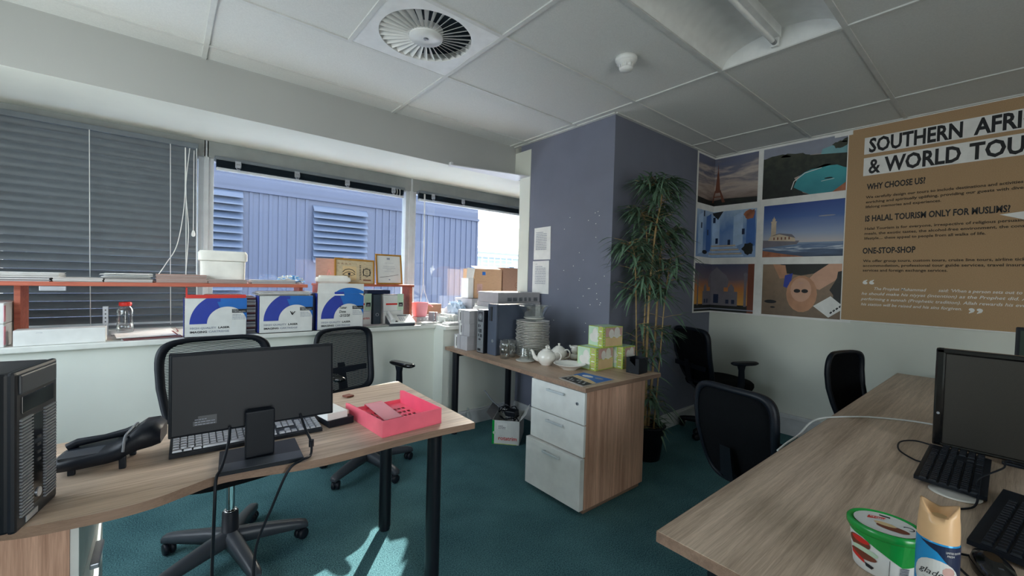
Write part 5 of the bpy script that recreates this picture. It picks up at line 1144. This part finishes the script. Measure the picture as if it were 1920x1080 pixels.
# domed mausoleum at sunset
mb = MB(); f = Wrap(mb); a, c = -.335, .405; z0, z1 = 1.05, 1.52; f.rect(a, z0, c, z1, PR['sunset_print']); V = PR['mauve_print']
f.rect(a, z0, c, z0+.07, PR['foliage_print'], 2); f.rect(-.17, z0+.06, .26, z0+.20, V, 2.3); f.rect(-.02, z0+.06, .13, z0+.245, V, 2.5)
f.poly([(-.055+.0, z0+.24), (.165, z0+.24), (.175, z0+.31), (.15, z0+.36), (.10, z0+.40), (.055, z0+.44), (.01, z0+.40), (-.04, z0+.36), (-.065, z0+.31)], V, 2.6)
for x in (-.12, .20): f.poly([(x-.03, z0+.2), (x+.03, z0+.2), (x+.028, z0+.24), (x, z0+.275), (x-.028, z0+.24)], V, 2.6)
for x in (-.27, .33): f.rect(x-.012, z0+.06, x+.012, z0+.36, V, 2.4); f.ell(x, z0+.365, .018, .02, V, 2.6)
for x, w_, zt in ((.03, .05, .17), (-.14, .03, .12), (-.09, .03, .12), (.15, .03, .12), (.205, .03, .12)): f.rect(x, z0+.08, x+w_, z0+zt, M['navy'], 3)
f.rect(.35, z0, c, z1, M['brownp'], 2.8); f.rect(a, z0+.02, c, z0+.03, M['inkg'], 3)
part('photo', mb, col, 'photo of a domed white mausoleum against an orange sunset', world=True)
# person lying on sand
mb = MB(); f = Wrap(mb); a, c = .478, 1.145; z0, z1 = 1.055, 1.515; f.rect(a, z0, c, z1, PR['sand_print'])
f.poly([(.62, z1), (1.0, z1), (.94, z1-.07), (.78, z1-.10), (.66, z1-.08)], PR['foliage_print'], 1.6); f.poly([(.56, z1), (.66, z1-.01), (.68, z1-.12), (.62, z1-.13)], PR['scarf_print'], 1.8); f.poly([(.98, z1), (c, z1-.0), (1.05, z1-.12), (.92, z1-.22), (.80, z1-.18), (.88, z1-.08)], PR['skin_print'], 1.8)
f.poly([(.66, z1-.10), (.72, z1-.08), (.70, z1-.22), (.65, z1-.2)], M['bluep'], 2); f.ell(.79, z1-.26, .115, .16, PR['scarf_print'], 2.2); f.ell(.785, z1-.225, .078, .105, PR['skin_print'], 2.8); f.ell(.757, z1-.235, .025, .017, IK, 3.2); f.ell(.815, z1-.235, .025, .017, IK, 3.2); f.line([(.765, z1-.165), (.80, z1-.165)], .005, M['rose'], 3.2)
f.poly(cut(blob(rp, 1.08, z1-.22, .08, .14), a, z0, c, z1), PR['foliage_print'], 2.4); f.poly([(.88, z0+.10), (1.0, z0+.19), (1.10, z0+.10), (.99, z0+.01)], M['paper'], 3); f.line([(.99, z0+.03), (1.07, z0+.10)], .018, IK, 3.6) if 0 else [f.line([(1.0+k*.02, z0+.045+k*.018), (1.012+k*.02, z0+.06+k*.018)], .012, IK, 3.6) for k in range(4)]
f.ell(.55, z0+.12, .05, .016, IK, 2); f.ell(.57, z0+.07, .02, .008, IK, 2)
part('photo', mb, col, 'photo of a person in a peach headscarf and sunglasses lying on sand', world=True)
mb = MB(); mb.box((4.262, .90, 2.555), (4.2695, 1.02, 2.59), M['paper']); single('adhesive_tape', mb, 'white tape strip at the top joint between collage and brown banner', 'tape')

# banner
t = thing('banner', 'large brown banner with bold headings on the right wall', 'banner', (4.262, .1, 1.055))
BX = 4.266
mb = MB(); mb.prism([(BX, -1.3), (BX+.004, -1.3), (BX+.004, .93), (BX, .93)], 1.058, 2.592, M['kraft'])
mb.box((BX-.002, -1.3, 2.588), (BX+.006, .93, 2.596), M['paper']); mb.box((BX-.002, -1.3, 1.052), (BX+.006, .93, 1.060), M['paper']); mb.box((BX-.002, .926, 1.055), (BX+.006, .932, 2.594), M['paper']); part('sheet', mb, t, world=True)
def fy(mb): return Face(mb, (BX, .93, 0), (0, -1, 0), (0, 0, 1))
mb = MB(); f = fy(mb); f.rect(.105, 2.377, 1.25, 2.508, M['paper']); f.rect(.105, 2.208, 1.12, 2.349, M['paper']); part('title_bars', mb, t, 'white bars behind the headline', world=True)
mb = MB(); f = fy(mb); I = M['ink']
f.text('SOUTHERN', .133, 2.391, .104, I, .505, .045, 2); f.text('AFRICAN', .695, 2.391, .104, I, .43, .045, 2); f.text('&', .136, 2.224, .108, I, .072, .028, 2); f.text('WORLD', .235, 2.224, .108, I, .40, .045, 2); f.text('TOURS', .675, 2.224, .108, I, .37, .045, 2)
part('headline', mb, t, 'black headline lettering', world=True)
mb = MB(); f = fy(mb)
for tx, u, z, w_ in (('WHY CHOOSE US?', .133, 2.097, .33), ('IS HALAL TOURISM ONLY FOR MUSLIMS?', .129, 1.847, .742), ('ONE-STOP-SHOP', .123, 1.594, .305)):
    mb = MB(); fy(mb).text(tx, u, z, .044, I, w_, .045, 2); part('subheading', mb, t, 'black subheading lettering', world=True)
mb = MB(); f = fy(mb); B_ = M['navy'] if 0 else mat('faded_black_ink', (52, 44, 36), .7)
for n_, (tx, w_, z) in enumerate((('We carefully design our tours to include destinations and activities', .79, 2.028), ('enriching and spiritually uplifting, providing our guests with diverse', .83, 1.990), ('lifelong memories and experiences.', .42, 1.952),
                  ('Halal Tourism is for everyone, irrespective of religious persuasion, the', .88, 1.780), ('meals, the exotic tastes, the alcohol-free environment, the conscious', .87, 1.742), ('lifestyle.... these appeal to people from all walks of life.', .64, 1.704),
                  ('We offer group tours, custom tours, cruise line tours, airline tickets,', .86, 1.526), ('accommodation, professional tour guide services, travel insurance', .86, 1.489), ('services and foreign exchange services.', .47, 1.452))):
    if n_ % 3 == 0: mb = MB(); f = fy(mb)
    f.text(tx, .129, z, .019, B_, w_, .03, 2)
    if n_ % 3 == 2: part('paragraph', mb, t, 'small dark paragraph', world=True)
mb = MB(); f = fy(mb); Q_ = M['paper']
f.text('“', .128, 1.298, .085, Q_, .075, .03, 2); part('quotation_mark', mb, t, world=True)
mb = MB(); f = fy(mb); f.text('”', .705, 1.115, .085, Q_, .07, .03, 2); part('quotation_mark', mb, t, world=True)
mb = MB(); f = fy(mb)
for tx, u, w_, z in (("The Prophet Muhammad        said: 'When a person sets out to", .20, .74, 1.308), ('he should make his niyyat (intention) as the Prophet did. As', .127, .85, 1.268), ('performing a sunnah (Prophetic tradition). Allah rewards his every', .127, .86, 1.226), ('his station will be raised and his sins forgiven.', .127, .55, 1.184)):
    f.text(tx, u, z, .021, Q_, w_, .012, 2, .25)
part('quotation', mb, t, 'white italic quotation', world=True)
mb = MB(); mb.add([(4.262, .105, 1.832), (4.255, -.06, 1.85), (4.255, -.06, 1.775), (4.258, .0, 1.79)], [(0, 1, 2, 3)], M['paper']); mb.add([(4.2625, .105, 1.832), (4.2555, -.06, 1.85), (4.2555, -.06, 1.775), (4.2585, .0, 1.79)], [(3, 2, 1, 0)], M['paper']); single('paper_scrap', mb, 'torn white paper corner stuck over the banner at the picture edge', 'paper')

# ================================================================== things on the long desk
t = thing('monitor', 'large dark monitor with glossy bezel on the long desk, screen towards the camera', 'monitor', (2.26, -.11, .7305))
mb = MB(); y0, y1, z0, z1 = -.41, .190, .748, 1.107; X = 2.2
for a, b in (((X, y0, z0), (X+.03, y1, z0+.012)), ((X, y0, z1-.020), (X+.03, y1, z1)), ((X, y1-.026, z0), (X+.03, y1, z1)), ((X, y0, z0), (X+.03, y0+.026, z1))): mb.box(a, b, M['blackg'], .006)
mb.box((X+.012, y0+.004, z0+.004), (X+.05, y1-.004, z1-.004), M['black'], .01); part('housing', mb, t, world=True)
mat('monitor_screen_glass', (44, 42, 38), .35, spec=.5, noise=(400, .12, (1, 1, 1)))
mb = MB(); mb.box((X+.006, y0+.024, z0+.010), (X+.013, y1-.024, z1-.018), MATS['monitor_screen_glass'], .003); part('screen', mb, t, world=True)
mb = MB(); mb.cyl((X-.001, y1-.013, .868), .0045, .003, M['silver'], 14, 'X'); part('power_light', mb, t, world=True)
mb = MB(); mb.box((X+.04, -.16, .74), (X+.07, -.06, .95), M['black'], .006); part('stand', mb, t, world=True)
mb = MB(); mb.box((X+.005, -.24, .7305), (X+.20, .02, .742), M['black'], .005); part('base', mb, t, world=True)
t = thing('monitor', 'second dark monitor farther along the long desk, cut by the right edge', 'monitor', (3.23, -.25, .7305))
mb = MB(); mb.box((3.2, -.50, .86), (3.235, .007, 1.15), M['black'], .006); part('housing', mb, t, world=True)
mb = MB(); mb.box((3.198, -.485, .875), (3.201, -.008, 1.135), mat('dark_green_screen', (48, 62, 54), .3)); part('screen', mb, t, world=True)  # screen has an even dark green base colour
mb = MB(); mb.box((3.235, -.28, .74), (3.26, -.20, 1.0), M['black'], .004); mb.box((3.16, -.34, .7305), (3.32, -.14, .742), M['black'], .004); part('stand', mb, t, world=True)
keyboard('black keyboard on the long desk directly below the big monitor', (1.975, .115, .733), math.radians(.5), .41, .15, ('black', 'black'))
keyboard('black keyboard on the long desk nearer the camera, right of the spray can', (1.63, -.045, .733), math.radians(-6), .45, .16, ('black', 'black'))
t = thing('computer_mouse', 'black computer mouse between the spray can and the nearer keyboard', 'mouse', (1.325, .015, .7305), math.radians(20))
mb = MB(); mb.rings([supr(.050, .028, 24, 0, 0, 2.4), supr(.056, .031, 24, 0, .012, 2.4), supr(.046, .026, 24, 0, .030, 2.4, .004), supr(.02, .012, 24, 0, .038, 2.4, .006)], M['blackg']); part('shell', mb, t)
mb = MB(); mb.cyl((-.028, -.004, .026), .008, .008, M['dgrey'], 14, 'Y'); part('wheel', mb, t)
mb = MB(); mb.lathe([(0, .001), (.035, .001), (.055, .004), (.0555, .0025), (.035, 0), (0, 0)], (0, 0, 0), M['porc'], 32); single('coaster', mb, 'white round coaster peeping out under the keyboard by the monitor', 'coaster', (1.765, .10, .7302))
lead('keyboard_cable', [(2.23, .192, .736), (2.235, .24, .736), (2.17, .272, .736), (2.06, .26, .736), (1.99, .215, .736), (1.98, .19, .736)], .0028, 'thin black cable looping out left of the big monitor on the long desk')
lead('keyboard_cable', [(2.15, -.12, .736), (2.20, .0, .75), (2.04, .015, .764), (1.86, .06, .764), (1.80, .06, .752), (1.77, .055, .75), (1.69, .06, .736), (1.60, .10, .736), (1.47, .085, .736)], .0026, 'thin black cable running over the desk between the two keyboards')
lead('mouse_cable', [(1.38, .04, .736), (1.345, .085, .736), (1.30, .065, .736), (1.24, .03, .736), (1.15, -.01, .736)], .0026, 'thin black cable of the black mouse beside the spray can')
lead('network_cable', [(2.58, .20, .736), (2.55, .30, .736), (2.46, .42, .736), (2.34, .505, .736), (2.24, .545, .737), (2.13, .555, .734), (1.98, .548, .722), (1.86, .555, .712), (1.78, .56, .700)], .0038, 'white network cable lying across the long desk and over its edge', 'cord')
mb = MB()
# spray can
t = thing('spray_can', 'blue air freshener spray can with a cream cap on the long desk', 'spray can', (1.066, .078, .7305), math.radians(184)); t.scale = (.87, .87, .97)
mb = MB(); mb.lathe([(0, 0), (.031, 0), (.0325, .003), (.0325, .150), (.031, .156), (.030, .158)], (0, 0, 0), M['sky_blue'], 48); part('can', mb, t)
mb = MB(); n = 48; rs = []
for rr, z in ((.0318, .154), (.0318, .166), (.031, .185), (.0295, .200)):
    rs.append([(rr*math.cos(2*PI*i/n), rr*math.sin(2*PI*i/n), z) for i in range(n)])
rs.append([(.0288*math.cos(2*PI*i/n), .0288*math.sin(2*PI*i/n), .203+.017*abs(math.sin(2*PI*i/n))**1.5-.012*max(0, math.cos(2*PI*i/n))**4) for i in range(n)])
rs.append([(.025*math.cos(2*PI*i/n), .025*math.sin(2*PI*i/n), .201+.017*abs(math.sin(2*PI*i/n))**1.5-.012*max(0, math.cos(2*PI*i/n))**4) for i in range(n)])
rs.append([(.012*math.cos(2*PI*i/n), .012*math.sin(2*PI*i/n), .194) for i in range(n)])
mb.rings(rs, M['cream'], False, True); mb.add(rs[-1], [list(range(n))], M['peach']); part('cap', mb, t)
def wrapface(mb, R, pts, mt, k):
    """polygon given as (angle arc length, height), fanned on a cylinder round the local +X side"""
    m_ = 14; us = [p[0] for p in pts]; u0, u1 = min(us), max(us)
    for j in range(m_):
        a, b = u0+(u1-u0)*j/m_, u0+(u1-u0)*(j+1)/m_; q = clipx(clipx(pts, a, 1), b, -1)
        if len(q) > 2: mb.add([((R+k*.0003)*math.cos(u/R), (R+k*.0003)*math.sin(u/R), v) for u, v in q], [list(range(len(q)))], mt)
def wraptext(mb, R, s, u0, v0, h, mt, width, k, bold=.0, shear=.0):
    tmp = MB(); Face(tmp, (0, 0, 0), (1, 0, 0), (0, 0, 1), 0).text(s, u0, v0, h, mt, width, bold, 0, shear)
    mb.add([((R+k*.0003)*math.cos(p[0]/R), (R+k*.0003)*math.sin(p[0]/R), p[2]) for p in tmp.v], tmp.f, mt)
ell = lambda cx, cz, rx, rz_, n=22: [(cx+rx*math.cos(2*PI*i/n), cz+rz_*math.sin(2*PI*i/n)) for i in range(n)]
mb = MB(); RC = .0326; wrapface(mb, RC, [(-.028, .151), (.05, .151), (.05, .085), (.03, .105), (.0, .138)], M['navy'], 1)
wrapface(mb, RC, ell(0, .090, .036, .034), M['wcard'], 2); wraptext(mb, RC, 'glade', -.026, .094, .011, M['ink'], .036, 4, .0, .35); wrapface(mb, RC, [(-.02, .088), (.0, .082), (.02, .085), (.0, .0805)], M['ink'], 4)
wrapface(mb, RC, ell(-.004, .055, .016, .010), M['navy'], 4); wrapface(mb, RC, ell(-.004, .060, .013, .004), M['mgrey'], 5); wrapface(mb, RC, ell(.024, .068, .010, .012, 7), M['pale'], 3.5); wrapface(mb, RC, ell(-.026, .066, .008, .009, 6), M['rose'], 3.5); wrapface(mb, RC, ell(.026, .060, .006, .007, 5), M['red'], 4)
wrapface(mb, RC, ell(.018, .106, .010, .009, 9), M['rose'], 2.6); wraptext(mb, RC, 'LIMITED EDITION', .012, .140, .0035, M['paper'], .028, 3); wraptext(mb, RC, 'FRESH', .014, .134, .0035, M['paper'], .012, 3); part('label', mb, t, 'white flowered label with script lettering')
# ice cream tub
t = thing('ice_cream_tub', 'white and green ice cream tub with a green lid, left of the spray can', 'tub', (1.168, .163, .7305), math.radians(186))
n = 48
mb = MB(); mb.lathe([(0, 0), (.045, 0), (.047, .003), (.0555, .088), (.054, .088)], (0, 0, 0), M['wcard'], n, sx=.95, sy=1.06)
for z in range(6): pass
part('tub', mb, t)
mb = MB(); mb.lathe([(.052, .080), (.0585, .082), (.0605, .086), (.0605, .094), (.058, .098), (.055, .099), (.053, .0955), (0, .0955)], (0, 0, 0), M['tubg'], n, sx=.95, sy=1.06); mb.box((-.012, .058, .083), (.010, .072, .086), M['tubg'], .001); part('lid', mb, t)
mb = MB(); f = Face(mb, (0, 0, .0958), (0, 1, 0), (-1, 0, 0)); f.ell(0, 0, .052, .048, M['wcard'], 1, 36); f.poly([(-.030, .004), (-.004, .016), (.0, .028), (-.028, .02)][::1], M['red'], 2); f.text('ICE CREAM', -.026, .012, .007, M['paper'], .026, .02, 3); f.ell(.012, -.014, .026, .012, M['brownp'], 2); f.ell(.0, -.004, .018, .008, M['peach'], 2.4); f.ell(.022, -.018, .012, .008, M['brownp'], 2.8); f.ring(.036, .008, .007, .009, -1.5, 3, M['ink'], k=2.2); f.rect(-.012, .032, .006, .038, M['ink'], 2); part('lid_print', mb, t, 'picture of ice cream on the lid')
mb = MB(); RT = .0515
def tub(pts, mt, k):
    us = [p[0] for p in pts]; u0, u1 = min(us), max(us); m_ = 18
    for j in range(m_):
        a, b = u0+(u1-u0)*j/m_, u0+(u1-u0)*(j+1)/m_; q = clipx(clipx(pts, a, 1), b, -1)
        if len(q) > 2: mb.add([((.047+.0097*v/.088+k*.0004)*.95*math.cos(u/RT), (.047+.0097*v/.088+k*.0004)*1.06*math.sin(u/RT), v) for u, v in q], [list(range(len(q)))], mt)
tub([(-.085, .082), (.085, .082), (.085, .045), (.03, .035), (.0, .055), (-.03, .072), (-.085, .078)], M['tubg'], 1)
tub(ell(-.040, .058, .022, .013), M['brownp'], 2); tub(ell(-.036, .064, .017, .006), M['red'], 2.6); tub(ell(-.03, .044, .024, .008), M['mint'], 2.4); tub(ell(-.034, .034, .026, .008), M['brownp'], 2.8); tub([(-.058, .036), (-.03, .026), (-.028, .018), (-.058, .026)], M['red'], 3); tub([(-.028, .022), (-.012, .018), (-.016, .012), (-.026, .014)], M['ink'], 3.2)
tub([(.010, .0), (.0108, .0), (.0108, .045), (.010, .045)], M['ink'], 1.6)
for k in range(8): tub([(.026, .012+k*.003), (.042, .012+k*.003), (.042, .0135+k*.003), (.026, .0135+k*.003)], M['navy'], 1.8)
part('side_print', mb, t, 'green and chocolate print')

# ================================================================== artificial bamboo in the corner
t = thing('potted_bamboo', 'tall artificial bamboo plant standing between the middle desk and the column', 'plant', (2.81, 1.76, 0))
mb = MB(); mb.lathe([(0, 0), (.10, 0), (.13, .24), (.14, .25), (.13, .255), (.12, .22), (0, .22)], (0, 0, 0), M['black'], 32); part('pot', mb, t)
rb = random.Random(33); leaves = MB(); canes = []
def leaf(base, d, L, wd, droop):
    d = Vector(d).normalized(); side = d.cross(Vector((0, 0, 1)))
    if side.length < .1: side = Vector((1, 0, 0))
    side.normalize(); up = side.cross(d).normalized(); b = Vector(base); vs = []; n = 6
    for k in range(n+1):
        s = k/n; c = b+d*L*s+Vector((0, 0, -1))*droop*L*s*s; h = wd*math.sin(PI*min(1, s*1.02+.04))**.8*(1-s*.35)
        if k in (0,): h = wd*.15
        if k == n: h = .0004
        vs += [tuple(c-side*h+up*h*.3), tuple(c), tuple(c+side*h+up*h*.3)]
    leaves.add(vs, [(3*k, 3*k+1, 3*k+4, 3*k+3) for k in range(n)]+[(3*k+1, 3*k+2, 3*k+5, 3*k+4) for k in range(n)], M['leaf'], True)
def spray(p, az, n, size=.155, spread=1.3, lift=.25):
    p = Vector(p); tw = [p]; q = Vector((math.cos(az), math.sin(az), lift)).normalized()
    L = rb.uniform(.06, .14); e = p+q*L; canes_t.tube([tuple(p), tuple(p+q*L*.5+Vector((0, 0, .005))), tuple(e)], .0016, M['cane'], 5)
    for i in range(n):
        a = az+rb.uniform(-spread, spread); s = rb.uniform(.3, 1); leaf(p+(e-p)*s, (math.cos(a), math.sin(a), rb.uniform(-.55, .45)), size*rb.uniform(.7, 1.25), .0105*rb.uniform(.8, 1.2), rb.uniform(.15, .6))
canes_t = MB()
specs = [((-.02, .0), [(-.02, 0, .22), (-.035, 0, .8), (-.02, 0, 1.3), (.01, -.01, 1.7), (.06, -.02, 1.95), (.02, -.03, 2.06), (-.10, -.03, 2.02)], .0105),
         ((.05, .02), [(.05, .02, .22), (.10, .02, .8), (.14, .03, 1.3), (.20, .05, 1.62), (.28, .04, 1.74)], .011),
         ((.0, .05), [(0, .05, .22), (.03, .07, .9), (.05, .08, 1.4), (.04, .09, 1.75), (-.05, .08, 1.86)], .008),
         ((-.05, .04), [(-.05, .04, .22), (-.09, .05, .8), (-.11, .06, 1.25), (-.16, .05, 1.52), (-.26, .03, 1.6)], .007),
         ((.03, -.04), [(.03, -.04, .22), (.07, -.05, .8), (.09, -.06, 1.2), (.13, -.07, 1.5)], .0065)]
for k, (_, pts, r) in enumerate(specs):
    P = bez(pts, 10); n = len(P); rr = [r*(1-.65*i/n)*(1.14 if i % 6 == 0 else 1) for i in range(n)]
    mb = MB(); mb.tube(P, rr, M['cane'], 10); part('cane', mb, t)
    for i in range(n):
        z = P[i].z
        if z < 1.2 and rb.random() > (.45 if .72 < z < 1.0 or z < .5 else .04): continue
        for q in range(3 if z > 1.7 else 2): spray(P[i], rb.uniform(0, 2*PI) if rb.random() > .45 else rb.choice([PI, -PI/3, 0, PI*.8, -.6]), rb.randint(3, 6))
# keep leaves out of the column and the wall
P_ = FR[t.name]
lv = []
for p in leaves.v:
    x, y, z = p; y = min(y, .235) if x > -.18 else y; lv.append((x, y, z))
leaves.v = lv
part('foliage', leaves, t); part('twigs', canes_t, t)
